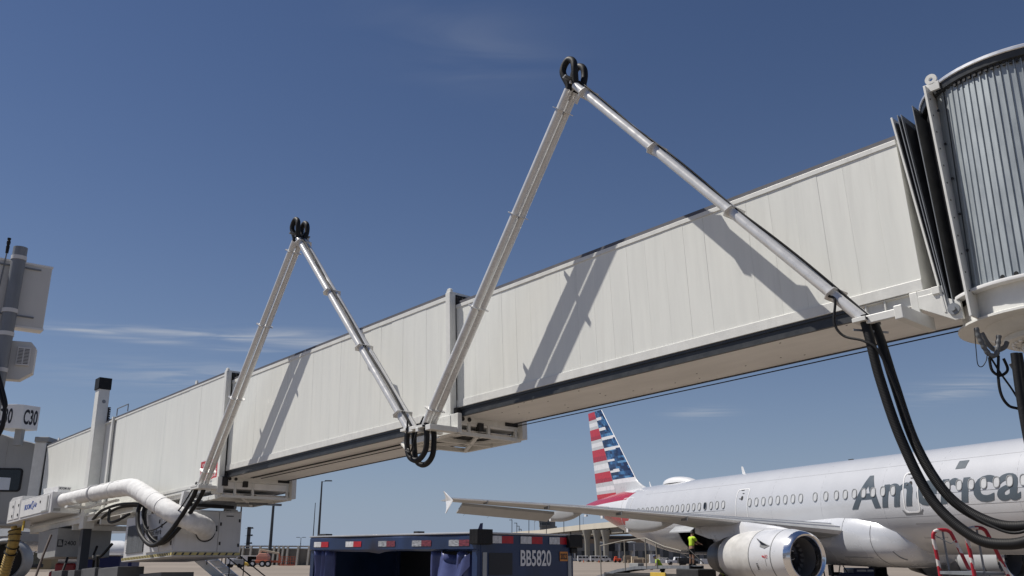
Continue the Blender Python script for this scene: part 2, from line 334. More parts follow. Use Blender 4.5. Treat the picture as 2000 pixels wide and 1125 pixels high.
def panel_mesh(w, h):
    # pressed wall panel, chamfered edges, slightly hollow field
    m = MB(); c = 0.0015; d = 0.008
    def ring(i, y): return [Vector((i, y, i)), Vector((w - i, y, i)), Vector((w - i, y, h - i)), Vector((i, y, h - i))]
    m.rings([ring(0, -0.03), ring(0, -c), ring(c, 0)], caps=False)
    o = len(m.v); m.v += [Vector((w * .5, -0.0015, h * .5))]
    r = ring(c, 0); b0 = len(m.v); m.v += r
    for i in range(4): m.f.append([b0 + i, b0 + (i + 1) % 4, o]); m.m.append(0)
    return m.mesh('wall_panel', PANEL)
def tunnel(s0, s1, nf, width, ub, ut, pitch, flange, topf, skip=(), rail=True, rail_s=None, soff=0.18, label=None, gap=0.0007):
    nb = nf - width
    t_ = MB()
    # inner box behind the panels, far wall, floor and roof deck
    t_.box(s0, s1, nb + 0.04, nf - 0.035, ub + 0.02, ut - 0.01)
    t_.box(s0, s1, nb, nb + 0.04, ub, ut)
    # edge flanges
    t_.box(s0, s1, nf - 0.03, nf + 0.018, ub, ub + flange)
    t_.box(s0, s1, nf - 0.03, nf + 0.018, ut - topf, ut)
    o = t_.build('tunnel', FRAME, bridge, bevel=0.006, label=label)
    ph = ut - topf - ub - flange - 2 * gap
    k = int(round((s1 - s0) / pitch)); p = (s1 - s0) / k; me = panel_mesh(p - gap, ph)
    for i in range(k):
        if any(a < s0 + p * (i + .5) < b_ for a, b_ in skip): continue
        q = bpy.data.objects.new('wall_panel', me); COL.objects.link(q); q.parent = o
        q.location = (s0 + p * i + gap / 2, nf + random.uniform(-.0012, .0012), ub + flange + gap)
        q.rotation_euler = (random.uniform(-.0012, .0012), 0, random.uniform(-.002, .002))
    r = MB(); r.box(s0, s1, nb - 0.02, nf - 0.05, ut, ut + 0.05); r.box(s0, s1, nf - 0.06, nf - 0.02, ut, ut + 0.085); r.box(s0, s1, nb, nb + 0.05, ut, ut + 0.085)
    r.build('roof_edge', ROOFM, o)
    f = MB(); f.box(s0, s1, nb + 0.03, nf - 0.07, ub - soff, ub + 0.015)
    f.build('soffit', SOFFIT, o)
    if rail:
        a, b_ = rail_s; rr = MB()
        rr.box(a, b_, nf - 0.07, nf - 0.004, ub - 0.05, ub - 0.004); rr.box(a, b_, nf - 0.07, nf - 0.03, ub - soff + .03, ub - 0.05); rr.box(a, b_, nf - 0.07, nf - 0.004, ub - soff - 0.03, ub - soff + .03)
        rr.build('guide_rail', RAIL, o)
    fe = MB(); fe.box(s0, s1, nb - 0.012, nb + 0.02, ub - soff - 0.02, ub - soff + 0.05); fe.build('far_edge_strip', RAIL, o)
    return o
tA = tunnel(-0.70, 10.6, 0.0, 1.77, 0.0, 2.45, 0.461, 0.17, 0.085, rail_s=(0.42, 10.6))
tB = tunnel(9.95, 21.6, 0.132, 2.11, -0.18, 2.68, 0.461, 0.17, 0.10, rail_s=(10.6, 21.6))
tC = tunnel(20.95, 38.6, 0.28, 2.45, -0.52, 2.91, 0.93, 0.10, 0.06, rail=False, skip=((30.6, 32.0),), gap=0.0007)
# A: white channel by the rotunda with stiffeners, floor beam brackets
c_ = MB(); c_.box(-0.72, 0.42, -0.10, -0.055, -0.19, -0.004); c_.box(-0.72, 0.42, -0.10, -0.004, -0.02, -0.006)
c_.box(-0.72, 0.42, -0.10, -0.03, -0.20, -0.185)
for s_ in (0.2, -0.1): c_.box(s_ - .012, s_ + .012, -0.06, -0.008, -0.17, -0.02)
c_.build('channel', FRAME, tA, bevel=.004)
sc_ = MB()
sc_.tube([(9.9, -1.83, -0.24), (4, -1.84, -0.25), (-1.4, -1.83, -0.24)], 0.011, 6)
for q in (-0.55, -0.62, -0.9): sc_.tube([(20.6, q, -0.385), (15, q + .02, -0.40), (10.2, q, -0.385)], 0.012, 6)
sc_.build('underside_cable', RUBBER, bridge)
rv = MB()
for i in range(22):
    s_, q = random.uniform(0.5, 9.5), random.uniform(-1.6, -0.2); rv.box(s_, s_ + .03, q, q + .012, -0.186, -0.1795)
rv.build('soffit_rivet', DARK, tA)

# end collars of B (round A) and C (round B), with seals, cross beams and floor frame
def collar(par, s, nf, nb, ub, ut, up, base_u, deep):
    m = MB()
    m.box(s - 0.06, s + 0.10, nf, nf + 0.075, ub - 0.04, ut + 0.06)                       # near upright
    m.box(s - 0.06, s - 0.03, nf - 0.10, nf + 0.0, ub - 0.02, ut + 0.05)                  # return lip
    m.box(s - 0.06, s + 0.10, nb - 0.075, nb, ub - 0.04, ut + 0.06)
    m.prism([(s - 0.06, ut), (s + 0.10, ut), (s + 0.10, ut + up * .6), (s + 0.05, ut + up), (s - 0.03, ut + up), (s - 0.06, ut + up * .8)], lambda p, q, d: (p, d, q), nf - 0.02, nf + 0.05)
    m.box(s - 0.03, s + 0.10, nb, nf, ut + 0.02, ut + 0.09)
    m.build('end_collar', FRAME, par, bevel=.008)
    k = MB(); k.box(s - 0.05, s + 0.02, nb + 0.05, nf - 0.03, ut - 0.23, ut + 0.02)
    for i in range(26): k.box(s - 0.10 + random.uniform(-.03, .03), s - 0.03, nb + 0.1 + i * (nf - nb - .2) / 26, nb + 0.1 + i * (nf - nb - .2) / 26 + .05, ut - 0.25, ut - 0.02 + random.uniform(-.03, .05))
    k.box(s - 0.05, s + 0.02, nf - 0.15, nf - 0.03, ub, ut)
    k.build('brush_seal', DARK, par)
    b_ = MB()
    z0, z1 = base_u
    b_.box(s - 0.03, s + 0.06, nb - 0.02, nf + 0.10, z1 - 0.15, z1)                        # upper cross beam
    b_.box(s - 0.03, s + 0.05, nb - 0.02, nf - 0.05, z0, z0 + 0.09)
    for q in (nf - 0.02, nf - 0.55, nf - 1.15, nb + 0.1): b_.box(s - 0.02, s + 0.04, q, q + 0.08, z0, z1 - 0.1)
    b_.box(s - 0.10, s + 0.30, nf - 0.08, nf + 0.12, z0 + .12, z1 - .04)
    b_.box(s - 0.16, s + 0.25, nb - 0.10, nb + 0.06, z0 + .05, z1 + 0.06)
    b_.bar((s - .1, nf - .1, z0 + .04), (s + deep, nf - .4, z0 + .03), .09, .06); b_.bar((s - .02, nf - .75, z0 + .03), (s + deep, nb + .1, z0 + .03), .09, .06); b_.bar((s + .05, nb + .1, z0 + .03), (s + deep, nf - .3, z0 + .03), .07, .05)
    for d in (0.9, deep): b_.box(s + d, s + d + .09, nb + .02, nf - .08, z0, z0 + .10)
    b_.box(s, s + deep, nb + .0, nb + .09, z0, z0 + .15); b_.box(s, s + deep, nf - .17, nf - .09, z0, z0 + .13)
    b_.build('floor_frame', FRAME, par, bevel=.006)
    pl_ = MB(); pl_.box(s + .06, s + deep + .1, nb + .05, nf - .12, z0 + .135, z0 + .15); pl_.build('floor_pan', SOFFIT, par)
    sl2 = MB(); sl2.box(s + .5, s + deep - .2, nb + .35, nb + .60, z0 + .125, z0 + .134); sl2.build('floor_slot', DARK, par)
    d_ = MB(); d_.box(s - 0.14, s - 0.03, nf - 0.20, nf - 0.02, ub - 0.12, ub + 0.16); d_.box(s - .08, s + .03, nf - .9, nf - .75, z1 - .3, z1 - .12); d_.box(s + .1, s + deep - .1, nf - 1.3, nf - .9, z0 + .10, z0 + .12)
    for q in (nf - .3, nf - .5): d_.lathe([(s - .05, 0.001), (s - .05, .05), (s + .02, .05)], (0, q, z1 - .07), 'x', 10)
    d_.box(s - .055, s - .03, nb + .1, nb + .5, z1 - .1, z1 - .02)
    d_.build('roller_block', DARK, par)
collar(tB, 9.95, 0.135, -1.98, -0.18, 2.68, 0.16, (-0.60, -0.16), 1.9)
collar(tC, 20.95, 0.285, -2.17, -0.52, 2.91, 0.16, (-0.98, -0.34), 2.4)
# C: recessed service bay with corner posts, top rail, side girder
m = MB(); m.box(30.6, 30.72, 0.02, 0.30, -0.5, 2.95); m.box(31.88, 32.0, 0.02, 0.30, -0.5, 2.91); m.box(30.72, 31.88, 0.0, 0.03, -0.5, 2.9)
m.box(30.5, 30.62, 0.28, 0.36, -0.5, 3.0)
m.build('service_bay', FRAME, tC, bevel=.006)
m = MB()
m.box(20.95, 38.6, 0.10, 0.28, -0.62, -0.525); m.box(27.0, 38.5, -0.1, 0.55, -0.95, -0.63); m.box(27, 38.5, .45, .62, -.75, -.69)
for s_ in (28, 30, 33, 36): m.box(s_, s_ + .1, -1.9, .55, -1.15, -.96)
m.build('side_girder', FRAME, tC, bevel=.006)
m = MB()
for s_ in (23.3, 37.2): m.prism([(s_, 2.9), (s_ + .16, 2.9), (s_ + .16, 3.05), (s_ + .12, 3.12), (s_ + .04, 3.12), (s_, 3.05)], lambda p, q, d: (p, d, q), .2, .25)
m.build('lifting_lug', FRAME, tC)
m = MB()
m.box(21.5, 38.6, -2.1, 0.0, -.70, -.53); m.build('floor_underside', SOFFIT, tC)
m = MB()
m.bar((30.3, .3, 3.0), (30.3, .3, 3.28), .03, .03); m.bar((30.3, .3, 3.28), (29.2, .3, 3.28), .03, .03); m.bar((29.2, .3, 3.28), (29.2, .3, 3.0), .03, .03); m.build('roof_handrail', STEEL, tC)

# rotunda: portal flange, bellows, curtain slats, roof, floor and column (upright in the world)
rot = MB(); rot.lathe([(5.16, 1.36), (8.22, 1.36)], AXC, 'z', 64, a0=R_(-176), a1=R_(30)); rot.lathe([(5.16, 1.30), (8.22, 1.30)], AXC, 'z', 48, a0=R_(-174), a1=R_(30))
rotunda = rot.build('rotunda', GALV, bridge, smooth=40, inv=BI)
sl_ = MB(); prof = [(-.0445, 0.0), (.017, 0.0), (.021, .017), (.037, .017), (.0445, 0.0)]
sl_.add([(1.385 + r, tt, z) for z in (0, 3.06) for tt, r in prof], [(i, i + 1, i + 6, i + 5) for i in range(4)])
slat_me = sl_.mesh('curtain_slat', GALV)
for i in range(50):
    a = R_(-168.7 + 3.72 * i)
    q = bpy.data.objects.new('curtain_slat', slat_me); COL.objects.link(q); q.parent = rotunda
    q.matrix_local = BI @ Matrix.Translation((AXC.x, AXC.y, 5.165)) @ Matrix.Rotation(a + random.uniform(-.001, .001), 4, 'Z')
m = MB(); m.lathe([(8.36, 0.01), (8.36, 1.47), (8.345, 1.485), (8.31, 1.485), (8.30, 1.47)], AXC, 'z', 72); m.build('roof_rim', BRIGHT, rotunda, smooth=40, inv=BI)
m = MB(); m.lathe([(8.305, 1.462), (8.21, 1.45), (8.19, 1.40), (8.19, 1.2)], AXC, 'z', 72); m.build('roof_skirt', RAIL, rotunda, smooth=40, inv=BI)
rb = MB(); rb.box(1.40, 1.43, -.02, .02, 8.14, 8.2); rme = rb.mesh('curtain_roller', DARK)
for i in range(42):
    q = bpy.data.objects.new('curtain_roller', rme); COL.objects.link(q); q.parent = rotunda; q.matrix_local = BI @ Matrix.Translation(AXC) @ Matrix.Rotation(R_(-160 + 3.2 * i), 4, 'Z')
m = MB(); m.lathe([(5.165, 1.2), (5.165, 1.445), (5.145, 1.45), (5.12, 1.445), (5.12, 1.0)], AXC, 'z', 72); m.build('floor_rim', WHITE, rotunda, smooth=40, inv=BI)
m = MB(); m.lathe([(5.12, 1.30), (4.79, 1.30), (4.76, 1.38), (4.73, 1.38), (4.73, 0.5)], AXC, 'z', 40); m.build('floor_drum', FRAME, rotunda, smooth=30, inv=BI)
m = MB(); m.lathe([(4.73, 1.08), (4.66, 1.02), (4.60, 0.88), (4.60, .82), (4.52, .82), (4.52, .2)], AXC, 'z', 48); m.build('turntable_dish', FRAME, rotunda, smooth=30, inv=BI)
rb = MB(); rb.lathe([(4.52, .028), (4.49, .028), (4.49, .002)], (0, 0, 0), 'z', 8); rme = rb.mesh('bearing_bolt', BRIGHT)
for i in range(36):
    a = 2 * math.pi * i / 36; q = bpy.data.objects.new('bearing_bolt', rme); COL.objects.link(q); q.parent = rotunda; q.matrix_local = BI @ Matrix.Translation(AXC + Vector((.70 * math.cos(a), .70 * math.sin(a), 0)))
m = MB()
for i in range(11):
    a = R_(-150 + 7.4 * i); m.T = Matrix.Translation(AXC) @ Matrix.Rotation(a, 4, 'Z'); m.lathe([(1.405, .003), (1.405, .032), (1.385, .032)], (0, 0, 5.195), 'x', 10)
m.build('curtain_guide_wheel', RUBBER, rotunda, smooth=30, inv=BI)
m = MB(); m.lathe([(0, .62), (.05, .62), (.05, .36), (4.40, .36), (4.40, .6), (4.5, .6)], AXC, 'z', 32); m.build('support_column', FRAME, bridge, smooth=30, inv=BI)
m = MB(); v = lambda x, y, z: (x, y, z)
m.box(6.86, 7.05, 11.25, 11.37, 3.75, 4.36); m.box(6.87, 7.5, 11.2, 11.36, 4.28, 4.42); m.box(6.9, 7.5, 11.2, 11.3, 3.74, 3.79)
m.build('cable_bracket', FRAME, rotunda, bevel=.005, inv=BI)
# portal flange beside the bellows
m = MB()
m.box(-1.44, -1.415, -0.05, 0.47, -0.66, 2.88); m.box(-1.44, -1.25, -.05, -.02, -.62, 2.9); m.box(-1.44, -1.405, .462, .476, -.66, 2.88)
m.box(-1.30, -1.255, -2.0, -1.4, -.62, 2.97); m.box(-1.3, -1.255, -1.4, -.42, 2.75, 2.97)
m.box(-1.60, -1.38, .34, .38, 2.80, 2.93)
m.build('portal_flange', FRAME, bridge, bevel=.005)
m = MB()
for u in [(-.3 + .27 * i) for i in range(12)]:
    m.box(-1.447, -1.44, .38, .40, u, u + .02)
for u in [(.3 + .55 * i) for i in range(5)]: m.box(-1.50, -1.47, .262, .29, u, u + .028)
m.build('flange_bolt', DARK, bridge)
m = MB(); m.lathe([(3.02, .03), (3.02, .085), (3.06, .085), (3.06, .03), (3.02, .03)], (0, 0, 0), 'z', 20)
m.T = None
me_ = MB(); R0 = Matrix.Translation((-1.50, .36, 2.99)) @ Matrix.Rotation(R_(90), 4, 'X') @ Matrix.Translation((0, 0, -3.04))
me_.add([R0 @ p for p in m.v], m.f); me_.build('lifting_eye', FRAME, bridge, smooth=30)
m = MB(); m.lathe([(5.1, 1.36), (5.1, 1.40), (8.2, 1.40), (8.2, 1.36)], AXC, 'z', 3, a0=R_(-177.5), a1=R_(-170.6)); m.build('curtain_guide', GALV, rotunda, inv=BI)
# bellows between tunnel A and the portal
def bellow(s_top, s_bot, n0, u0, u1, th, outm, proud):
    mm = MB(); mm.prism([(s_bot, u0), (s_bot + th, u0), (s_top + th, u1), (s_top, u1)], lambda p, q, d: (p, d, q), -1.9 - proud, proud)
    return mm.build('bellows_frame', outm, bridge, bevel=.003)
bellow(-0.74, -0.985, 0, -0.42, 2.80, 0.03, FRAME, 0.07)
bellow(-0.83, -1.02, 0, -0.36, 2.80, 0.014, STEEL, 0.075); bellow(-0.88, -1.04, 0, -0.34, 2.79, 0.012, STEEL, 0.07); bellow(-1.07, -1.10, 0, -0.32, 2.86, 0.012, STEEL, 0.075)
fold = MB(); rows = []
for k, (st, sb, nn, ut_) in enumerate([(-.76, -.99, .04, 2.72), (-.80, -1.005, -.06, 2.62), (-.85, -1.025, .06, 2.74), (-.97, -1.06, -.13, 2.55), (-1.07, -1.10, .065, 2.80), (-1.16, -1.17, -.10, 2.60), (-1.25, -1.25, .0, 2.72)]):
    rows.append([Vector((sb, nn, -.36)), Vector((st * .75 + sb * .25, nn + random.uniform(-.01, .01), 1.9)), Vector((st, nn - .02, ut_)), Vector((st, nn - .3, ut_ + .02)), Vector((st, -1.9, ut_)), Vector((sb, -1.9, -.3))])
fold.rings(rows, caps=False, closed=False); fold.build('bellows_fold', mat('bellows fabric', (0.018, 0.019, 0.022), 0.5, var=.3, vscale=6, bump=.2, bscale=8), bridge)
# hinge bracket under the rotunda end and boom support bracket
m = MB(); P = lambda p, q, d: (p, d, q)
m.prism([(-.62, -.10), (-.95, -.10), (-1.02, -.22), (-1.19, -.30), (-1.19, -.56), (-1.08, -.56), (-.62, -.28)], P, 0.0, 0.06)
m.box(-1.0, -.62, -.06, .05, -.12, -.015); m.box(-.95, -.84, .0, .09, -.13, -.02)
m.build('hinge_bracket', FRAME, bridge, bevel=.006)
m = MB(); m.lathe([(.06, .085), (.085, .085), (.085, .035), (.12, .035), (.12, .001)], (0, 0, 0), 'y', 16); m.v = [Vector((x.x - 1.09, x.y, x.z - .40)) for x in m.v]
m.build('hinge_pin', STEEL, bridge, smooth=30)
# drive mast and lift column
mast_s = 31.5
m = MB(); m.box(mast_s, mast_s + .42, .25, .68, -1.2, 4.25); m.build('lift_mast', FRAME, bridge, bevel=.012)
m = MB(); m.box(mast_s - .03, mast_s + .46, .22, .72, 4.25, 4.72); m.build('mast_cap', RUBBER, bridge, bevel=.012)
m = MB(); m.box(mast_s + .06, mast_s + .36, .30, .62, -4.6, -1.2); m.build('lift_ram', mat('dark ram steel', (.03, .035, .045), .4), bridge, bevel=.01)
m = MB(); m.lathe([(0, .001), (0, .075), (.01, .075)], (mast_s - .005, .44, 3.75), 'x', 14); m.build('mast_port', STEEL, bridge)
m = MB(); m.box(mast_s - .01, mast_s + .05, .14, .24, 1.2, 3.55); m.build('drive_chain', DARK, bridge)
m = MB()
for i in range(24): m.box(mast_s - .016, mast_s - .01, .15, .19, 1.3 + i * .095, 1.34 + i * .095)
m.build('chain_pin', BRIGHT, bridge)
m = MB(); m.box(mast_s - .1, mast_s, .0, .16, -.6, 2.7); m.build('mast_guide', FRAME, bridge, bevel=.008)
m = MB(); m.prism([(33.6, -1.05), (36.0, -1.05), (35.8, -2.05), (35.5, -2.15), (33.6, -2.15)], P, -1.2, .90); m.build('machinery_box', GREYP, bridge, bevel=.02)
m = MB(); m.box(36.0, 36.5, -.2, .55, -1.5, -1.02); m.build('junction_box', GREYP, bridge, bevel=.02)
m = lettering('2400', lambda x, y: (33.592, .60 - x, -1.70 + y), w=.44, h=.17, bold=.01); m.build('lettering', TEXTK, bridge)
m = MB(); m.box(33.588, 33.599, .65, .86, -1.76, -1.48, 0)
for k in range(3): m.box(33.585, 33.588, .68 + .02 * k, .83, -1.71 + .06 * k, -1.63 + .06 * k, 1)
m.build('maker_plate', [TEXTK, GREYP], bridge)
# bogie: cross beam, motor boxes, wheels
m = MB(); m.box(31.2, 32.4, -2.2, 1.6, -4.35, -3.95); m.box(30.5, 31.2, .0, 1.1, -4.2, -2.75); m.box(32.2, 33.4, .2, 1.0, -4.2, -2.7); m.build('bogie_beam', mat('dark equipment grey', (.10, .102, .105), .5, var=.2), bridge, bevel=.02)
m = MB(); m.box(29.0, 30.4, .2, .9, -3.95, -2.72); m.box(26.6, 28.4, .1, 1.0, -4.2, -2.78); m.box(24.2, 26.0, -.6, .5, -4.4, -3.05); m.build('hydraulic_box', mat('dark equipment grey', (.10, .102, .105), .5, var=.2), bridge, bevel=.02)
m = MB(); m.box(26.8, 32, -.4, -.1, -4.3, -4.05); m.build('bogie_axle', GREYP, bridge)
w_ = MB(); w_.lathe([(-.2, .25), (-.22, .5), (-.12, .58), (.12, .58), (.22, .5), (.2, .25), (.05, .2), (-.05, .2), (-.2, .25)], (31.8, 1.5, -4.42 + .28), 'y', 20); w0 = w_.build('drive_wheel', TIRE, bridge, smooth=35)
inst(w0, bridge, Matrix.Translation((0, -3.8, 0)))
m = MB()
for pts in ([(31.3, .1, -2.9), (30.5, .3, -3.5), (29.8, .5, -3.2), (29.2, .8, -2.3)], [(31.9, 1.0, -3.2), (31.4, 1.3, -3.6), (30.9, 1.1, -3.2)], [(33, .6, -2.2), (32.6, .9, -3.0), (32.2, 1.0, -3.6)], [(28.5, .8, -.75), (27.9, 1.0, -1.2), (27.2, 1.0, -1.25), (26.6, .8, -1.05)],
            [(30.8, .3, -1.9), (30.2, .6, -2.35), (29.4, .6, -2.3), (29.0, .4, -1.9)], [(31, .5, -.9), (29, .9, -.75), (27, 1.0, -.7), (25, .9, -.85)], [(31, .3, -1.0), (29, .7, -.85), (27.2, .8, -.75), (25, .6, -.9)]):
    m.tube(spline(pts), .05, 8)
m.build('hydraulic_hose', RUBBER, bridge, smooth=60)

# cab at the far end (upright box, turned away from the tunnel)
cabM = frame(-22.1, 42.0, 0, R_(4))
cI = BI @ cabM
m = MB()
m.prism([(-6.5, 2.95), (0, 2.95), (0, 6.55), (-.9, 6.72), (-1.6, 6.98), (-6.5, 7.1)], lambda p, q, d: (p, d, q), 0, 4.2)
cab = m.build('cab', CABP, bridge, bevel=.03, inv=cI)
m = MB()
def rrect(x0, x1, z0, z1, r, n=5):
    o = []
    for cx, cz, a0 in ((x1 - r, z1 - r, 0), (x0 + r, z1 - r, 90), (x0 + r, z0 + r, 180), (x1 - r, z0 + r, 270)):
        for i in range(n + 1): a = R_(a0 + 90 * i / n); o.append((cx + r * math.cos(a), cz + r * math.sin(a)))
    return o
m.prism(rrect(-2.3, -.36, 4.36, 5.42, .16), lambda p, q, d: (p, d, q), -.03, .0); cw = m.build('cab_window', RUBBER, cab, inv=cI)
m = MB(); m.prism(rrect(-2.2, -.44, 4.43, 5.35, .12), lambda p, q, d: (p, d, q), -.035, -.031); m.build('pane', GLASS, cw, inv=cI)
m = MB(); m.prism([(-2.2, 4.44), (-.85, 4.44), (-.85, 4.98), (-2.2, 5.05)], lambda p, q, d: (p, d, q), -.039, -.036); m.build('window_blind', PALEG, cw, inv=cI)
m = MB(); m.box(-6.5, .02, -.03, 4.2, 2.86, 2.955); m.box(-1.25, -1.23, -.01, .02, 2.95, 6.6); m.build('cab_sill', GREYP, cab, inv=cI)
m = MB(); m.box(.0, .52, -.1, 3.6, 3.0, 6.62); m.build('cab_post', FRAME, bridge, bevel=.03, inv=cI)
m = MB(); m.box(-.02, .62, -.16, 3.6, 6.62, 6.86); m.build('cab_post_cap', GREYP, bridge, bevel=.03, inv=cI)
m = MB()
for i in range(9): m.box(.55 + i * .085, .585 + i * .085, -.05 + .05 * (i % 2), 3.4, 3.1, 6.55 - .01 * i)
m.build('cab_bellows', RUBBER, bridge, inv=cI)
m = MB()
for i in (2, 4, 6): m.box(.55 + i * .085, .57 + i * .085, -.10, -.03, 3.1, 6.5)
m.box(1.30, 1.36, -.12, 0, 3.1, 6.5)
m.build('bellows_rail', STEEL, bridge, inv=cI)

# ------------------------------------------------------------------ folding hose booms on the near wall
def boom(name, label, base1, apex, base2, cl1, cl2, loops):
    bo = thing(name, label, 'hose boom', BM, 'folding hose booms along the jet bridge')
    base1, apex, base2 = map(Vector, (base1, apex, base2)); hn = 0.097
    for (b_, cl, side) in ((base1, cl1, 1), (base2, cl2, -1)):
        d = (apex - b_).normalized(); a_ = apex - d * 0.16; L = (a_ - b_).length
        for k in (1, -1):
            o_ = Vector((0, hn * k, 0)); m = MB(); m.tube([b_ + o_ + d * (0.0 if k == 1 else .03), a_ + o_], .083, 20); m.build('boom_tube', ARM, bo, smooth=50)
        q = Vector((0, 1, 0)); w = d.cross(q)
        for f in cl:
            c = b_ + d * (f * (apex - b_).length); m = MB()
            pts = [(-.27, -.02), (-.21, .11), (.21, .11), (.27, -.02), (.21, -.11), (-.21, -.11)]
            m.prism(pts, lambda x, y, dd: c + q * x + w * y * 1.0 + d * dd, -.008, .008)
            m.build('clamp_plate', ARM, bo)
        m = MB()
        for i in range(1, 8): pass
        if side == 1:
            ca = [b_ + d * (L * t_) + w * (-.02 + .03 * math.sin(t_ * 11)) for t_ in [i / 30 for i in range(31)]]; m.tube(ca, .012, 6)
        else:
            ca = [b_ + d * (L * t_) + w * (.07 + .035 * abs(math.sin(t_ * 8.4))) + q * .02 for t_ in [i / 40 for i in range(41)]]; m.tube(ca, .02, 6); m.tube([p + q * .05 + w * .015 for p in ca], .014, 6); m.build('control_cable', RUBBER, bo, smooth=60)
    # apex: hinge forks, straps and black hose loops
    m = MB(); dA = (apex - base1).normalized(); dB = (apex - base2).normalized()
    for (dd, k) in ((dA, 1), (dB, -1)):
        m.bar(apex - dd * .35, apex + dd * .02, .03, .14, up=(0, 1, 0)); m.bar(apex - dd * .35 + Vector((0, -.2, 0)), apex + dd * .02 + Vector((0, -.2, 0)), .03, .14, up=(0, 1, 0))
    m.lathe([(-.30, .001), (-.30, .035), (.14, .035), (.14, .001)], apex, 'y', 12)
    m.build('apex_hinge', ARM, bo)
    m = MB(); m.bar(apex - dA * .02 + Vector((.0, -.32, .06)), apex - dA * .02 + Vector((0, .32, .06)), .05, .03); m.bar(apex - dB * .05 + Vector((0, -.32, .1)), apex - dB * .05 + Vector((0, .32, .1)), .05, .03); m.build('hose_strap', STEEL, bo)
    for k in (1, -1):
        o_ = Vector((0, hn * k, 0)); o2 = Vector((0, .15 * k, -.04 * (k < 0))); pA = apex - dA * .30 + o_; pB = apex - dB * .30 + o_
        m = MB(); m.tube(spline([pA, pA + dA * .22 + Vector((.03, 0, 0)), apex + o2 + Vector((.17, 0, .26)), apex + o2 + Vector((.13, 0, .43)), apex + o2 + Vector((0, 0, .51)), apex + o2 + Vector((-.13, 0, .41)), apex + o2 + Vector((-.15, 0, .20)), pB + dB * .12, pB], 6), .072, 12); m.build('apex_hose', RUBBER, bo, smooth=60)
    # base brackets
    for b_, kk in ((base1, 1), (base2, -1)):
        m = MB(); m.box(b_.x - .10, b_.x + .32 if kk == 1 else b_.x + .10, b_.y - .24, b_.y + .24, b_.z - .06, b_.z)
        m.build('base_bracket', FRAME, bo, bevel=.004)
        for k in (-.2, -.1, .1, .2): m = MB(); m.box(b_.x - .105, b_.x - .10, b_.y + k - .03, b_.y + k + .03, b_.z - .05, b_.z - .01); m.build('bracket_slot', DARK, bo)
    return bo
N_ = 0.75
bo1 = boom('hose_boom', 'shorter looking folding hose boom of white tubes peaking over the middle tunnel section', (21.13, N_, -.62), (16.05, N_, 5.93), (10.62, N_, -.46), [.942, .654, .361, .059], [.954, .654, .362, .061], 1)
bo2 = boom('hose_boom', 'tallest folding hose boom of white tubes beside the tunnel section at the rotunda', (10.02, N_, -.47), (5.14, N_, 5.88), (-.12, N_, -.46), [.925, .631, .361, .052], [.933, .638, .364, .074], 1)
# arms carrying the booms on the bridge
m = MB(); m.box(-.72, -.60, -.15, .92, -.60, -.40); m.prism([(-.50, -.012), (-.62, -.012), (-.62, -.42), (-.50, -.42)], P, -.03, .05); m.bar((-.15, .88, -.50), (-.62, .88, -.50), .07, .12)
m.build('boom_arm', FRAME, bridge, bevel=.012)
m = MB(); m.box(9.6, 10.35, .12, .24, -.62, -.18); m.box(9.62, 9.80, .12, 1.0, -.62, -.50); m.bar((10.62, .9, -.5), (10.3, .9, -.5), .08, .12); m.bar((10.1, .3, -.56), (10.1, 1.0, -.56), .10, .10); m.bar((12.3, -.2, -.45), (10.5, .95, -.95), .06, .06)
m.build('boom_arm', FRAME, bridge, bevel=.012)
m = MB(); m.box(20.9, 21.5, .2, .98, -.75, -.64); m.build('boom_arm', FRAME, bridge, bevel=.012)
# hose loops hanging at the joint of the two booms (belong to the taller boom)
for k, (n_, lo) in enumerate(((.66, -1.28), (.86, -1.20))):
    m = MB(); m.tube(spline([(10.62 - .02 * k, n_, -.42), (10.64, n_, -.75), (10.52, n_ + .02, lo + .12), (10.25, n_, lo), (9.98, n_, lo + .16), (9.92, n_, -.75), (9.95, n_, -.42)], 7), .062, 12)
    m.build('joint_hose', RUBBER, bo2, smooth=60)
m = MB(); m.tube(spline([(10.5, .95, -.3), (10.5, .98, -.9), (10.3, 1.0, -1.0), (10.12, .98, -.6), (9.98, .90, -.28)], 7), .02, 8); m.build('joint_cable', RUBBER, bo2, smooth=60)
# thick hoses drooping from the foot of the tall boom
hm = bpy.data.materials.new('ribbed hose rubber'); hm.use_nodes = True; t = hm.node_tree; b = t.nodes['Principled BSDF']; b.inputs['Base Color'].default_value = (.010, .010, .0105, 1); b.inputs['Roughness'].default_value = .55; b.inputs['Specular IOR Level'].default_value = .3
def rib_hose(pts, r, pitch=.013, amp=.0022, n=14):
    P_ = [Vector(p) for p in spline(pts, 14)]; L = [0]
    for i in range(1, len(P_)): L.append(L[-1] + (P_[i] - P_[i - 1]).length)
    o = []; rs = []; d = 0; j = 0; k = 0
    while d < L[-1]:
        while L[j + 1] < d: j += 1
        f = (d - L[j]) / max(1e-6, L[j + 1] - L[j]); o.append(P_[j].lerp(P_[j + 1], f)); rs.append(r + (amp if k % 4 in (1, 2) else 0)); d += pitch / 4 * 1.6; k += 1
    m = MB(); m.tube(o, rs, n); return m
ends = [(-1.63, .66, -3.45), (-2.3, .75, -3.40), (-2.9, .95, -2.9), (-3.3, 1.0, -2.0)]
hA = rib_hose([(-.14, .86, -.42), (-.18, .86, -.8), (-.22, .84, -1.35), (-.36, .82, -2.2), (-.62, .8, -3.02), (-1.03, .8, -3.50), (-1.4, .8, -3.62), (-1.8, .82, -3.55), (-2.4, .9, -3.2), (-3.0, 1.0, -2.2)], .066)
tag(hA.build('hanging_hose', hm, None, smooth=60, inv=BM), 'outer thick black hose drooping lowest from the boom foot across the airliner', 'hose', 'thick black hoses drooping from the boom foot')
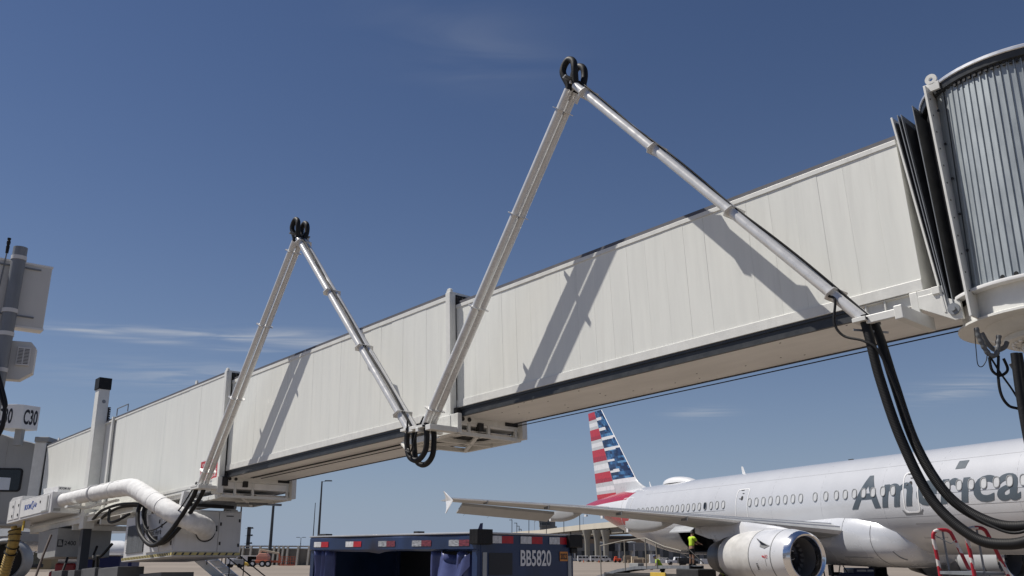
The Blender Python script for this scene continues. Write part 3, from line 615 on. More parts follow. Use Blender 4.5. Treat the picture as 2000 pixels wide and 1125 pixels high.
hB = rib_hose([(-.16, .64, -.42), (-.24, .64, -.8), (-.33, .66, -1.4), (-.50, .70, -2.3), (-.80, .72, -2.98), (-1.22, .72, -3.33), (-1.63, .72, -3.42), (-2.1, .75, -3.3), (-2.6, .8, -2.8), (-3.1, .9, -2.0)], .064)
tag(hB.build('hanging_hose', hm, None, smooth=60, inv=BM), 'inner thick black hose hanging from the boom foot with the shallower loop', 'hose', 'thick black hoses drooping from the boom foot')
m = MB(); m.tube(spline([(.30, .92, -.02), (.20, .95, -.12), (.26, .95, -.45), (.16, .93, -.66), (-.12, .93, -.80), (-.30, .9, -1.0), (-.42, .82, -1.6), (-.55, .78, -2.3), (-.85, .78, -3.0), (-1.25, .78, -3.38), (-1.65, .78, -3.48), (-2.3, .8, -3.1)], 8), .019, 8)
tag(m.build('power_cable', RUBBER, None, smooth=60, inv=BM), 'thin black cable curling off the boom tube and running beside the thick hoses', 'cable')
m = MB(); m.bar((-.02, .98, -.62), (-.30, .5, -.64), .012, .03); m.build('hose_clip', STEEL, bo2)
# hoses hanging at the cab end of the small boom
for k, (n_, lo, lab) in enumerate(((.88, -2.28, 'black hose loop nearest the camera below the small boom foot'), (.66, -2.22, 'second black hose loop behind the first below the small boom foot'))):
    m = MB(); m.tube(spline([(21.2 - .1 * k, n_, -.55), (21.5, n_, -1.0), (22.3, n_ + .25, lo + .35), (23.3, n_ + .35, lo), (24.3, n_ + .4, lo + .45), (24.75, n_ + .35, -1.2), (24.9, n_ + .2, -.75)], 8), .068, 12)
    tag(m.build('hose_loop', RUBBER, None, smooth=60, inv=BM), lab, 'hose', 'black hose loops by the white air unit')
m = MB(); m.tube(spline([(21.3, .95, -.7), (22, 1.05, -1.3), (23, 1.2, -1.75), (24, 1.2, -1.75), (24.6, 1.15, -1.2), (24.8, 1.0, -.8)], 8), .022, 8)
tag(m.build('power_cable', RUBBER, None, smooth=60, inv=BM), 'thin black cable strung above the hose loops at the white air unit', 'cable')

# cables under the rotunda
def wcable(pts, r, lab, m_=RUBBER, name='rotunda_cable', rib=False):
    if rib: mm = rib_hose(pts, r, .05, .006, 10)
    else: mm = MB(); mm.tube(spline(pts, 8), r, 8)
    return tag(mm.build(name, m_, None, smooth=60), lab, 'cable', 'cables hanging under the rotunda')
def Q(u, v, D): return W(u, v, D)
GREYC = mat('grey conduit', (.12, .125, .13), .5)
wcable([Q(1906, 640, 11.6), Q(1915, 665, 11.6), Q(1932, 692, 11.6), Q(1946, 692, 11.6), Q(1950, 665, 11.6), Q(1951, 655, 11.6)], .03, 'grey ribbed conduit looping below the rotunda floor', GREYC, rib=True)
wcable([Q(1917, 650, 11.7), Q(1930, 672, 11.7), Q(1945, 684, 11.7), Q(1962, 678, 11.7), Q(1967, 668, 11.7)], .032, 'smooth dark grey conduit behind the ribbed loop', GREYC)
wcable([Q(1903, 640, 11.5), Q(1907, 690, 11.5), Q(1910, 712, 11.5), Q(1918, 716, 11.5), Q(1926, 705, 11.5), Q(1928, 692, 11.5)], .006, 'thinnest black wire loop under the rotunda, furthest along the tunnel')
wcable([Q(1932, 698, 11.6), Q(1937, 722, 11.6), Q(1950, 733, 11.6), Q(1962, 730, 11.6), Q(1968, 720, 11.6), Q(1960, 700, 11.6)], .019, 'short thick black cable loop at the rotunda bracket')
wcable([Q(1950, 695, 11.6), Q(1950, 740, 11.6), Q(1956, 772, 11.6), Q(1970, 792, 11.6), Q(1988, 798, 11.6)], .019, 'longest black cable loop hanging to the rotunda column')
wcable([Q(1936, 700, 11.6), Q(1955, 730, 11.6), Q(1975, 758, 11.6), Q(1990, 782, 11.6)], .013, 'straight slanting black cable below the rotunda bracket')
wcable([Q(1982, 690, 11.4), Q(1991, 760, 11.4), Q(2006, 850, 11.4), Q(2030, 960, 11.4), Q(2060, 1120, 11.4)], .055, 'thick black cable bundle running down the rotunda column')
wcable([Q(1989, 690, 11.5), Q(2002, 760, 11.5), Q(2020, 850, 11.5), Q(2040, 1000, 11.5)], .05, 'second black cable bundle closer to the rotunda column')
wcable([Q(1974, 710, 11.5), Q(1985, 725, 11.5), Q(1997, 733, 11.5), Q(2006, 745, 11.5), Q(2004, 790, 11.5)], .028, 'grey conduit bending behind the rotunda bracket', GREYC)

# ------------------------------------------------------------------ air units hanging under tunnel C
pca = thing('air_conditioning_unit', 'large white air conditioning unit with hazard stripe hung under the tunnel', 'air unit', BM)
x0, x1, y0, y1, z0, z1 = 22.55, 26.55, -1.33, .90, -2.64, -1.22
m = MB(); m.box(x0 + .02, x1, y0, y1 - .02, z0 + .02, z1); m.box(x0, x1 + .02, y0 - .02, y1 + .02, z0, z0 + .03); m.build('casing', UNITW, pca, bevel=.01)
for a, b_ in ((22.6, 23.55), (23.6, 24.65)):
    m = MB(); m.box(a, b_, y1 - .02, y1 + .012, z0 + .2, z1 - .05); d_ = m.build('access_door', UNITW, pca, bevel=.008)
    m = MB()
    for (hx, hz) in ((a + .08, z1 - .3), (a + .08, z0 + .4), (b_ - .08, z1 - .45), (b_ - .1, z0 + .55)): m.box(hx - .03, hx + .03, y1 + .012, y1 + .03, hz - .06, hz + .06)
    m.build('latch', DARK, d_)
m = MB(); m.box(24.9, 26.3, y1 - .02, y1 + .004, z0 + .25, z1 - .28, 0)
gr = m.build('condenser_grille', DARK, pca)
m = MB()
for i in range(-9, 26):
    # diagonal bars clipped to the opening
    w_, h_ = 1.4, (z1 - .28) - (z0 + .25); xa = i * .075; p0 = (max(xa, 0), max(0, -xa) * 1.0); e = min(w_ - p0[0], h_ - p0[1])
    if e > 0.02 and p0[0] < w_:
        m.bar((24.9 + p0[0], y1 + .012, z0 + .25 + p0[1]), (24.9 + p0[0] + e, y1 + .012, z0 + .25 + p0[1] + e), .018, .012, up=(0, 1, 0))
m.build('grille_bars', STEEL, gr)
m = MB()
for (a, b_) in ((x0 + .02, y0 + .67), ): m.box(x0 - .012, x0 + .02, y0 + .02, y0 + .78, z0 + .14, z1 - .04); 
m.build('side_door', UNITW, pca, bevel=.008)
m = MB(); m.box(x0 - .012, x0 + .02, y0 + .80, y1 - .03, z0 + .14, z1 - .04); m.build('side_panel', UNITW, pca, bevel=.008)
m = MB()
for (q, z) in ((y0 + .08, z1 - .3), (y0 + .08, z0 + .35), (y0 + .72, z1 - .42), (y0 + .72, z0 + .4), (y0 + .86, z1 - .6), (y0 + .86, z0 + .9)): m.box(x0 - .03, x0 - .012, q - .025, q + .025, z - .05, z + .05)
m.box(x0 - .02, x0 - .012, y0 + .3, y0 + .55, z1 - .18, z1 - .15); m.build('latch', DARK, pca)
# hazard stripe band along the lower edge
def hazard(f, L, name, h=.085, pitch=.13):
    m = MB(); i = 0; 
    m.add([f(0, 0), f(L, 0), f(L, h), f(0, h)], [(0, 1, 2, 3)], 0)
    x = .03
    while x + .11 < L: m.add([f(x, .004, 1), f(x + .065, .004, 1), f(x + .115, h - .004, 1), f(x + .05, h - .004, 1)], [(0, 1, 2, 3)], 1); x += pitch
    m.build(name, [HAZY, TEXTK], pca)
hazard(lambda x, z, k=0: (x1 - x, y1 + .024 + .002 * k, z0 + .035 + z), x1 - x0, 'hazard_stripe')
hazard(lambda x, z, k=0: (x0 - .014 - .002 * k, y1 - x, z0 + .035 + z), y1 - y0, 'hazard_stripe', pitch=.24)
lettering('Twist Aero', lambda x, y: (24.55 - x, y1 + .016, z0 + .72 + y), w=1.05, h=.19, bold=.008).build('lettering', TEXTK, pca)
m = MB(); m.box(23.75, 24.3, y1 + .013, y1 + .017, z0 + .56, z0 + .68); m.build('name_bar', TEXTK, pca)
m = MB()
for s_ in (22.9, 26.0):
    for q in (.45, -1.1): m.prism([(q - .2, z1), (q + .2, z1), (q + .09, -.62), (q - .09, -.62)], lambda p, qq, d: (d, p, qq), s_, s_ + .16)
m.box(22.7, 26.3, -1.25, -1.0, z1, z1 + .06); m.box(22.7, 26.3, .3, .5, z1, z1 + .06)
m.build('hanger_bracket', UNITW, pca, bevel=.01)
m = MB(); m.bar((22.3, .5, -.98), (22.3, -2.6, -.98), .07, .07); m.bar((22.4, .3, -1.08), (22.4, -1.0, -1.08), .18, .16); m.bar((22.5, -.6, -1.05), (22.5, -.9, -1.05), .1, .06); m.build('hanger_rail', STEEL, pca)
m = MB()
for (a, b_) in ((.6, -.5), (.2, -.9)): m.bar((22.3, a, -1.1), (22.35, b_, -1.12), .10, .09)
m.build('hose_bundle', RUBBER, pca)
# duct: white insulated trunk
duct = thing('air_duct', 'thick white fabric wrapped duct bending down into the hazard striped air unit', 'duct', BM)
dp = spline([(33.0, 1.02, -.02), (31, 1.15, -.08), (28.4, 1.25, -.16), (26.6, 1.25, -.22), (25.4, 1.25, -.30), (24.5, 1.22, -.58), (23.3, 1.16, -1.02), (22.35, 1.0, -1.40), (21.95, .55, -1.66), (22.12, .10, -1.80), (22.56, -.10, -1.88)], 8)
rs = [.255 + .0012 * i + .006 * math.sin(i * 1.9) + random.uniform(-.004, .004) for i in range(len(dp))]
m = MB(); m.tube(dp[:34], rs[:34], 20); m.build('duct_sleeve', FABRIC, duct, smooth=50)
rs2 = [(.292 + (.012 if i % 3 == 0 else 0)) for i in range(len(dp))]
m = MB(); m.tube(dp[33:47], rs2[33:47], 20); m.build('duct_elbow', FABRIC, duct, smooth=50)
rs3 = [.285 + (.016 if i % 2 else 0) for i in range(len(dp))]
m = MB(); m.tube(dp[46:], rs3[46:], 20); m.build('duct_sleeve', FABRIC, duct, smooth=50)
m = MB(); m.tube([(22.50, -.10, -1.88), (22.55, -.10, -1.88)], [.325, .325], 24); m.build('duct_band', DARK, duct, smooth=50)
m = MB(); i0 = 14; dd = (dp[i0 + 1] - dp[i0]).normalized()
m.tube([dp[i0], dp[i0] + dd * .10], [.315, .315], 22); m.build('duct_strap', UNITW, duct, smooth=40)
for i_ in (22, 31, 36, 41, 45, 50):
    m = MB(); dd = (dp[i_ + 1] - dp[i_]).normalized(); m.tube([dp[i_], dp[i_] + dd * .025], [.265 + .0008 * i_, .265 + .0008 * i_], 22); m.build('duct_tie', UNITW, duct, smooth=40)
m = MB(); m.tube([p + Vector((0, .17, .22)) for p in dp[2:30]], .008, 5); m.build('duct_seam', GREYP, duct)
m = MB(); m.box(30.6, 30.9, .4, 1.6, -.52, -.44); m.box(27.4, 30.8, .9, 1.0, -.55, -.48); m.build('duct_shelf', FRAME, duct)
ahu = thing('air_handler', 'long white air handler cabinet with blue lettering beside the cab', 'air unit', BM)
m = MB(); m.box(33.0, 37.1, .35, 1.45, -.52, .30); m.build('casing', UNITW, ahu, bevel=.02)
m = MB(); m.prism([(37.15, -.52), (39.0, -.52), (39.0, .42), (38.6, .56), (37.15, .52)], P, .35, 1.40); m.build('filter_box', UNITW, ahu, bevel=.02)
m = MB(); m.box(33.25, 36.9, 1.45, 1.475, -.42, .22); m.build('front_panel', WHITE, ahu, bevel=.01)
for a in (37.3, 38.1):
    m = MB(); m.box(a, a + .72, 1.40, 1.42, -.4, .40); d_ = m.build('access_door', WHITE, ahu, bevel=.01)
    m = MB(); m.box(a + .1, a + .18, 1.42, 1.44, .1, .2); m.box(a + .1, a + .18, 1.42, 1.44, -.3, -.2); m.build('latch', DARK, d_)
m = MB(); m.box(33.35, 33.5, 1.475, 1.49, -.38, .18, 0); m.box(33.3, 34.1, 1.475, 1.485, -.42, -.36, 0); m.build('trim_strip', GREYP, ahu)
m = MB(); m.box(34.3, 34.4, 1.475, 1.49, -.02, .06, 0); m.build('latch', DARK, ahu); m = MB(); m.box(32.99, 33.0, 1.1, 1.35, -.44, -.34, 0); m.build('maker_plate', GREYP, ahu)
lettering('BOOM', lambda x, y: (36.35 - x, 1.48, -.16 + y), w=.82, h=.22, bold=.03).build('lettering', TEXTB, ahu)
lettering('Air', lambda x, y: (35.15 - x, 1.48, -.14 + y), w=.42, h=.20, bold=.02, shear=.2).build('lettering', TEXTB, ahu)
m = MB(); m.lathe([(1.478, .17), (1.480, .17), (1.480, .13), (1.478, .13)], (35.32, 0, -.03), 'y', 18)
m.bar((35.2, 1.48, -.22), (35.4, 1.48, .14), .03, .004, up=(0, 1, 0)); m.build('emblem', TEXTB, ahu)
m = MB(); m.prism([(33.6, .30), (35.3, .30), (35.5, .66), (33.6, .58)], P, .6, 1.1); m.build('intake_hood', WHITE, ahu, bevel=.01)
lettering('BOOM Air', lambda x, y: (33.59, 1.05 - x, .46 + y), w=.42, h=.09, bold=.02).build('lettering', TEXTK, ahu)
m = MB(); m.box(32, 38.8, .3, .42, -.66, -.53); m.box(36.6, 36.75, 1.1, 1.3, -.85, -.53); m.build('support_shelf', UNITW, ahu)
m = MB(); m.box(36.62, 36.78, 1.32, 1.36, -.95, -.55); m.build('yellow_tag', YEL, ahu)
# red warning sign on the tunnel
sg = thing('warning_sign', 'red and white warning sign on the tunnel wall behind the small boom foot', 'sign', BM)
m = MB(); m.box(21.02, 22.35, .305, .318, -.42, .28); m.build('sign_plate', WHITE, sg)
m = MB(); m.box(21.06, 22.31, .318, .321, .10, .24); m.box(21.06, 22.31, .318, .321, -.38, -.36, 0); m.box(21.06, 22.31, .318, .3205, -.37, .10); m.build('sign_face', SIGNR, sg)
for i, (tx, zz, hh) in enumerate((('WARNING', .06, .12), ('MOVING', -.13, .13), ('BRIDGE', -.31, .11))):
    lettering(tx, lambda x, y: (22.22 - x, .3235, zz + y), w=1.02, h=hh, bold=.0).build('lettering', TEXTW, sg)
# gate sign cube above the cab
gs = thing('gate_sign', 'white gate sign box reading C30 on a post above the cab roof', 'sign')
gp = [(-23.6, 40.95), (-22.66, 40.9), (-22.40, 41.05), (-22.0, 41.75), (-23.4, 42.2)]
m = MB(); m.prism(gp, lambda p, q, d: (p, q, d), 7.12, 8.22); m.build('sign_box', WHITE, gs, bevel=.015)
m = MB(); m.prism([(-22.72, 41.2), (-22.42, 41.2), (-22.42, 41.5), (-22.72, 41.5)], lambda p, q, d: (p, q, d), 6.4, 7.12); m.build('post', GREYP, gs)
e0, e1 = Vector((-22.40, 41.05, 0)), Vector((-22.0, 41.75, 0)); ed = (e1 - e0).normalized(); en = Vector((ed.y, -ed.x, 0))
m = MB(); pp = lambda x, z: e0 + ed * x + en * .004 + Vector((0, 0, z)); m.quad(pp(.02, 7.2), pp(.79, 7.2), pp(.79, 8.14), pp(.02, 8.14)); m.build('sign_face', TEXTW, gs)
lettering('C30', lambda x, y: e0 + ed * (.05 + x) + en * .008 + Vector((0, 0, 7.33 + y)), w=.68, h=.70, bold=.03).build('lettering', TEXTK, gs)
f0 = Vector((-23.6, 40.95, 0)); fd = (Vector((-22.66, 40.9, 0)) - f0).normalized()
lettering('C30', lambda x, y: f0 + fd * (.12 + x) + Vector((0, -.006, 7.33 + y)), w=.7, h=.70, bold=.03).build('lettering', TEXTK, gs)

# ------------------------------------------------------------------ grey pole with cabinets at the left edge
pol = thing('signal_pole', 'thick galvanised pole at the left edge carrying the backs of white cabinets', 'pole', Matrix.Translation((-8.70, 15, 0)))
m = MB(); m.lathe([(0, .2), (.03, .2), (.03, .117), (6.82, .115), (6.82, .001)], (0, 0, 0), 'z', 24); m.build('pole', STEEL, pol, smooth=40)
for z in (6.62, 5.66, 5.25, 4.62, 3.9):
    m = MB(); m.lathe([(z - .035, .118), (z - .035, .126), (z + .035, .126), (z + .035, .118)], (0, 0, 0), 'z', 24); m.build('strap', UNITW, pol, smooth=40)
cab2 = thing('display_cabinet', 'large white display cabinet seen from behind at the top of the grey pole', 'cabinet', frame(-8.70, 15.2, 0, R_(38)))
m = MB(); m.prism([(-.80, 5.46), (.46, 5.46), (.46, 6.60), (-.80, 6.60)], P, 0, .28); m.build('casing', CABW, cab2, bevel=.015)
m = MB(); m.box(-.81, .47, -.01, .30, 6.585, 6.62); m.build('edge_trim', WHITE, cab2); m = MB(); m.box(-.81, .47, -.01, .29, 5.43, 5.465); m.build('edge_trim', WHITE, cab2)
for z in (6.50, 5.62):
    m = MB(); m.box(-.45, .28, -.03, 0, z, z + .025); m.build('mounting_rail', STEEL, cab2)
cab3 = thing('control_box', 'smaller white control box with vent grille and cut corners on the grey pole', 'cabinet', frame(-8.70, 15.18, 0, R_(22)))
m = MB(); m.prism([(-.3, 4.50), (.22, 4.50), (.41, 4.64), (.41, 5.08), (.32, 5.18), (-.3, 5.18)], P, 0, .22); m.build('casing', CABW, cab3, bevel=.012)
m = MB(); m.box(.13, .34, -.05, 0, 4.75, 5.08); v_ = m.build('vent', UNITW, cab3, bevel=.006)
m = MB()
for i in range(11):
    for k in (0, 1): m.box(.15 + .095 * k, .225 + .095 * k, -.054, -.05, 4.78 + i * .025, 4.79 + i * .025)
m.build('vent_slot', DARK, v_)
ant = thing('antenna', 'thin black tipped antenna rising beside the grey pole', 'antenna', Matrix.Translation((-8.93, 15, 0)))
m = MB(); m.tube([(-.1, 0, 5.2), (-.03, 0, 6.1), (.0, 0, 6.75)], .012, 8); m.build('mast', STEEL, ant)
m = MB(); m.lathe([(6.72, .025), (6.85, .03), (6.85, .02), (6.9, .032), (6.94, .032), (6.95, .02), (6.97, .03), (7.0, .03), (7.0, .001)], (0, 0, 0), 'z', 10); m.build('antenna_head', RUBBER, ant)
for k in range(2):
    m = MB(); m.tube(spline([W(-20 + 8 * k, 700, 14.8), W(4 + 6 * k, 780, 14.8), W(9, 800, 14.8), W(2 + 3 * k, 835, 14.8), W(-15, 870, 14.8)], 8), .03, 8)
    tag(m.build('pole_cable', RUBBER, None, smooth=60), ['outer black cable looping down by the grey pole foot', 'inner black cable looping down by the grey pole foot'][k], 'cable')

# ------------------------------------------------------------------ airliner (local frame: x forward, y to port, z up; starboard side faces the camera)
AD = Vector((0.39121, -0.92030, 0)); AP = Vector((0.92030, 0.39121, 0)); AO = Vector((10.2096, 54.0019, 0))
AM = Matrix(((AD.x, AP.x, 0, AO.x), (AD.y, AP.y, 0, AO.y), (0, 0, 1, 0), (0, 0, 0, 1)))
air = thing('airliner', 'silver twin engine airliner with flag striped tail parked nose right behind the bridge', 'airliner', AM)
ST = [(32.2, 3.50, 3.40, .06), (31.9, 3.85, 3.05, .42), (31.3, 4.30, 2.70, .82), (30.4, 4.75, 2.36, 1.22), (29.4, 5.25, 2.10, 1.55), (28.2, 5.68, 1.92, 1.80), (26.8, 5.88, 1.81, 1.94), (25.4, 5.92, 1.78, 1.975)] + \
     [(x, 5.92, 1.78, 1.975) for x in (22, 18, 14, 10, 7, 4.75, 3.9, 3.0, 1.95)] + \
     [(1.0, 5.92, 1.79, 1.97), (0, 5.915, 1.82, 1.965), (-1.2, 5.905, 1.93, 1.945), (-2.4, 5.89, 2.14, 1.90), (-3.6, 5.87, 2.42, 1.82), (-5.0, 5.83, 2.82, 1.68), (-6.4, 5.76, 3.24, 1.47), (-7.8, 5.66, 3.66, 1.21), (-9.2, 5.54, 4.08, .92), (-10.6, 5.40, 4.48, .60), (-11.6, 5.28, 4.76, .36), (-12.2, 5.20, 4.92, .20)]
def fsec(a):
    for i in range(len(ST) - 1):
        p, q = ST[i], ST[i + 1]
        if p[0] >= a >= q[0]:
            t_ = (p[0] - a) / (p[0] - q[0]); return [p[k] + (q[k] - p[k]) * t_ for k in (1, 2, 3)]
    return ST[0][1:] if a > ST[0][0] else ST[-1][1:]
def fus(a, z, off=0.0, side=-1):
    """point on the fuselage skin at station a, height z"""
    zt, zb, hw = fsec(a); c = (zt + zb) / 2; rz = (zt - zb) / 2; k = max(-1, min(1, (z - c) / rz)); an = math.asin(k)
    return Vector((a, side * (hw * math.cos(an) + off * math.cos(an)), c + (rz + off) * math.sin(an)))
NS = 72
m = MB(); rr_ = []
for a, zt, zb, hw in ST:
    c = (zt + zb) / 2; rz = (zt - zb) / 2
    rr_.append([Vector((a, -hw * math.cos(2 * math.pi * k / NS), c + rz * math.sin(2 * math.pi * k / NS))) for k in range(NS)])
vs = [p for r in rr_ for p in r]; fs = []
for i in range(len(ST) - 1):
    for k in range(NS):
        zc_ = (rr_[i][k].z + rr_[i][(k + 1) % NS].z) / 2
        if ST[i][0] in (4.75, 3.9, 3.0) and rr_[i][k].y < 0 and 1.95 < zc_ < 3.2: continue   # cargo doorway
        fs.append((i * NS + k, i * NS + (k + 1) % NS, (i + 1) * NS + (k + 1) % NS, (i + 1) * NS + k))
m.add(vs, fs)
# skin paint: silver with red sweeps on the tail cone (object coordinates)
FS = bpy.data.materials.new('fuselage livery'); FS.use_nodes = True; t = FS.node_tree; b = t.nodes['Principled BSDF']
b.inputs['Roughness'].default_value = .27; b.inputs['Metallic'].default_value = .12; b.inputs['Coat Weight'].default_value = .5; b.inputs['Coat Roughness'].default_value = .1
co = t.nodes.new('ShaderNodeTexCoord'); sx = t.nodes.new('ShaderNodeSeparateXYZ'); t.links.new(co.outputs['Object'], sx.inputs[0])
def mm_(op, a, b2=None, c2=None):
    n_ = t.nodes.new('ShaderNodeMath'); n_.operation = op
    for i, q in enumerate((a, b2, c2)):
        if q is None: continue
        if isinstance(q, (int, float)): n_.inputs[i].default_value = q
        else: t.links.new(q, n_.inputs[i])
    return n_.outputs[0]
X_, Z_ = sx.outputs['X'], sx.outputs['Z']
def lt(a, b2): return mm_('LESS_THAN', a, b2)
def gt(a, b2): return mm_('GREATER_THAN', a, b2)
def AND(*q):
    r = q[0]
    for w in q[1:]: r = mm_('MULTIPLY', r, w)
    return r
edge = mm_('ADD', -7.1, mm_('MULTIPLY', mm_('SUBTRACT', Z_, 4.0), 2.2))                 # slanted front edge of the sweep
m1 = AND(gt(Z_, mm_('ADD', 4.98, mm_('MULTIPLY', mm_('ADD', X_, 9), .018))), lt(Z_, 5.50), lt(X_, mm_('ADD', -3.6, mm_('MULTIPLY', mm_('SUBTRACT', Z_, 5.5), 1.4))))
m1b = AND(gt(Z_, 5.49), lt(X_, mm_('SUBTRACT', -4.1, mm_('MULTIPLY', mm_('SUBTRACT', Z_, 5.5), 10))))
m2 = AND(gt(Z_, 3.55), lt(Z_, 4.22), lt(X_, mm_('ADD', -3.35, mm_('MULTIPLY', mm_('SUBTRACT', Z_, 3.9), 1.6))), lt(X_, mm_('SUBTRACT', -3.1, mm_('MULTIPLY', mm_('SUBTRACT', Z_, 3.9), 1.0))), gt(X_, -10.3))
red = mm_('MAXIMUM', mm_('MAXIMUM', m1, m1b), m2)
wh = AND(gt(Z_, 4.2), lt(X_, -3.9))
n_ = t.nodes.new('ShaderNodeTexNoise'); n_.inputs['Scale'].default_value = .9; n_.inputs['Detail'].default_value = 5; mp = t.nodes.new('ShaderNodeMapping'); mp.inputs['Scale'].default_value = (1.6, 1, .35)
t.links.new(co.outputs['Object'], mp.inputs[0]); t.links.new(mp.outputs[0], n_.inputs['Vector'])
cr = t.nodes.new('ShaderNodeMixRGB'); cr.inputs[1].default_value = (.52, .53, .55, 1); cr.inputs[2].default_value = (.60, .61, .63, 1); t.links.new(n_.outputs['Fac'], cr.inputs[0])
c1 = t.nodes.new('ShaderNodeMixRGB'); c1.inputs[2].default_value = (.74, .74, .75, 1); t.links.new(wh, c1.inputs[0]); t.links.new(cr.outputs[0], c1.inputs[1])
c2_ = t.nodes.new('ShaderNodeMixRGB'); c2_.inputs[2].default_value = (.42, .018, .035, 1); t.links.new(red, c2_.inputs[0]); t.links.new(c1.outputs[0], c2_.inputs[1])
t.links.new(c2_.outputs[0], b.inputs['Base Color'])
fo = m.build('fuselage', FS, air, smooth=40)
# cargo hold and its raised door
m = MB(); m.box(1.95, 4.75, -1.55, 1.4, 1.9, 1.95); m.box(1.95, 4.75, 1.2, 1.25, 1.95, 3.3); m.box(1.95, 4.75, -1.5, 1.4, 3.2, 3.25); m.build('cargo_hold', DARK, fo)
m = MB(); m.rings([[Vector((1.9, -1.96 - .14 * k, 3.22 - .10 * k)), Vector((3.95, -1.96 - .14 * k, 3.22 - .10 * k)), Vector((3.95, -1.96 - .14 * k, 3.28 - .10 * k)), Vector((1.9, -1.96 - .14 * k, 3.28 - .10 * k))] for k in range(4)]); m.build('cargo_door', WINGM, air)
m = MB()
for a in (1.93, 4.77): m.tube([fus(a, z, .012) for z in [1.95 + .13 * i for i in range(11)]], .03, 6)
m.build('cargo_door_frame', STEEL, fo)
# cabin windows
wm = MB()
def oval(hw, hh, n=16): return [(hw * math.copysign(abs(math.cos(2 * math.pi * k / n)) ** .75, math.cos(2 * math.pi * k / n)), hh * math.copysign(abs(math.sin(2 * math.pi * k / n)) ** .8, math.sin(2 * math.pi * k / n))) for k in range(n)]
def window_mesh(open_=False):
    w_ = MB(); A_, B_ = oval(.142, .208), oval(.116, .178); f = lambda p, d: Vector((p[0], -d, p[1]))
    w_.rings([[f(p, -.01) for p in A_], [f(p, .012) for p in A_], [f(p, .012) for p in B_], [f(p, -.006) for p in B_]], caps=False)
    o = len(w_.v); w_.add([f(p, -.004) for p in B_], [tuple(range(16))], 1)
    return w_.mesh('cabin_window', [WINB, GLASS if open_ else WINA], 30)
wme = window_mesh(); wmo = window_mesh(True)
wa = [-2.1 + .533 * i for i in range(3)] + [-.50 + .0 * i for i in range(0)]
runs = [[.533 * i for i in range(-4, 13)], [8.5625 + .533 * i for i in range(8)], [13.18], [13.93], [14.5837 + .533 * i for i in range(7)], [20.447 + .533 * i for i in range(9)]]
runs[2] = [12.825 + .42]; runs[3] = [13.93]
idx = 0
for run in runs:
    for a in run:
        p = fus(a, 4.25, .014); c = 3.85; nrm = Vector((0, p.y / 1.975 ** 2, (p.z - c) / 2.07 ** 2)).normalized(); tilt = math.atan2(nrm.z, -nrm.y)
        q = bpy.data.objects.new('cabin_window', wmo if idx == 13 else wme); COL.objects.link(q); q.parent = fo
        q.matrix_local = Matrix.Translation(p) @ Matrix.Rotation(-tilt, 4, 'X'); idx += 1
# doors: outlined panels following the skin
def door(a0, a1, z0, z1, r, wd, om, lab=None, handle=True, sill=False):
    def pts(g_): return rrect(a0 + g_, a1 - g_, z0 + g_, z1 - g_, r, 6)
    def dens(P_):
        o = []
        for i in range(len(P_)):
            p, q = P_[i], P_[(i + 1) % len(P_)]; k = max(1, int(math.hypot(p[0] - q[0], p[1] - q[1]) / .1))
            o += [(p[0] + (q[0] - p[0]) * j / k, p[1] + (q[1] - p[1]) * j / k) for j in range(k)]
        return o
    A_ = dens(pts(0)); cx, cz = (a0 + a1) / 2, (z0 + z1) / 2
    sc_ = lambda p: (cx + (p[0] - cx) * (1 - 2 * wd / (a1 - a0)), cz + (p[1] - cz) * (1 - 2 * wd / (z1 - z0)))
    m = MB(); m.rings([[fus(*p, -.01) for p in A_], [fus(*p, .012) for p in A_], [fus(*sc_(p), .012) for p in A_], [fus(*sc_(p), -.01) for p in A_]], caps=False)
    d_ = m.build('cabin_door', om, air, smooth=30)
    if handle:
        m = MB(); h_ = [fus(cx + x, cz + .32 + z, .008) for x, z in oval(.085, .11, 12)]; m.add(h_, [tuple(range(12))]); m.build('door_window', DARK, d_)
        m = MB(); m.tube([fus(cx - .2, cz + .3, .02), fus(cx - .12, cz + .3, .02)], .02, 6); m.tube([fus(cx - .02, cz + .55, .015), fus(cx + .1, cz + .55, .015)], .02, 6); m.tube([fus(cx - .2, cz + .72, .012), fus(cx + .02, cz + .72, .012)], .025, 6); m.build('door_handle', SEAM, d_)
    if sill:
        m = MB(); m.rings([[fus(a0 - .14, z0 + .12, .008), fus(a0 - .02, z0 - .06, .008), fus(a1 + .02, z0 - .06, .008), fus(a1 + .14, z0 + .12, .008)], [fus(a0 - .08, z0 + .12, .008), fus(a0 + .06, z0 - .005, .008), fus(a1 - .06, z0 - .005, .008), fus(a1 + .08, z0 + .12, .008)]], caps=False, closed=False); m.build('door_sill', SEAM, d_)
door(7.42, 8.40, 3.38, 4.95, .14, .045, WINGW)
door(18.28, 19.06, 3.34, 4.92, .17, .05, WINGW, sill=True)
door(-4.55, -3.25, 3.35, 5.17, .14, .035, WINGW, handle=False)
def seamline(pts, w_=.010, off=.004): 
    m = MB(); P_ = [fus(*p, off) for p in pts]; m.tube(P_, w_, 4); return m
m = MB()
for pts in ([(x, 3.62 - .004 * x) for x in (20.5, 22, 24, 26)], [(x, 4.0) for x in (19.9, 21, 22.5, 24, 26)], [(4.4 + i * .5, 2.22) for i in range(6)], [(18.6, 2.95), (19.7, 2.95)], [(18.6, 2.4), (19.7, 2.4)], [(18.6, 2.4), (18.6, 2.95)], [(19.7, 2.4), (19.7, 2.95)], [(18.3, 5.25), (19.5, 5.25)], [(-.5, 2.2), (1.5, 2.2)], [(3, 3.95), (6.5, 3.95)]):
    P_ = [fus(*p, .002) for p in pts]; m.tube(P_, .006, 4)
for a in (-1.4, 2.6, 5.6, 10.2, 13.6, 17.2, 20.0, 23.4): m.tube([fus(a, 2.0 + 3.85 * i / 16, .001) for i in range(17)], .003, 4)
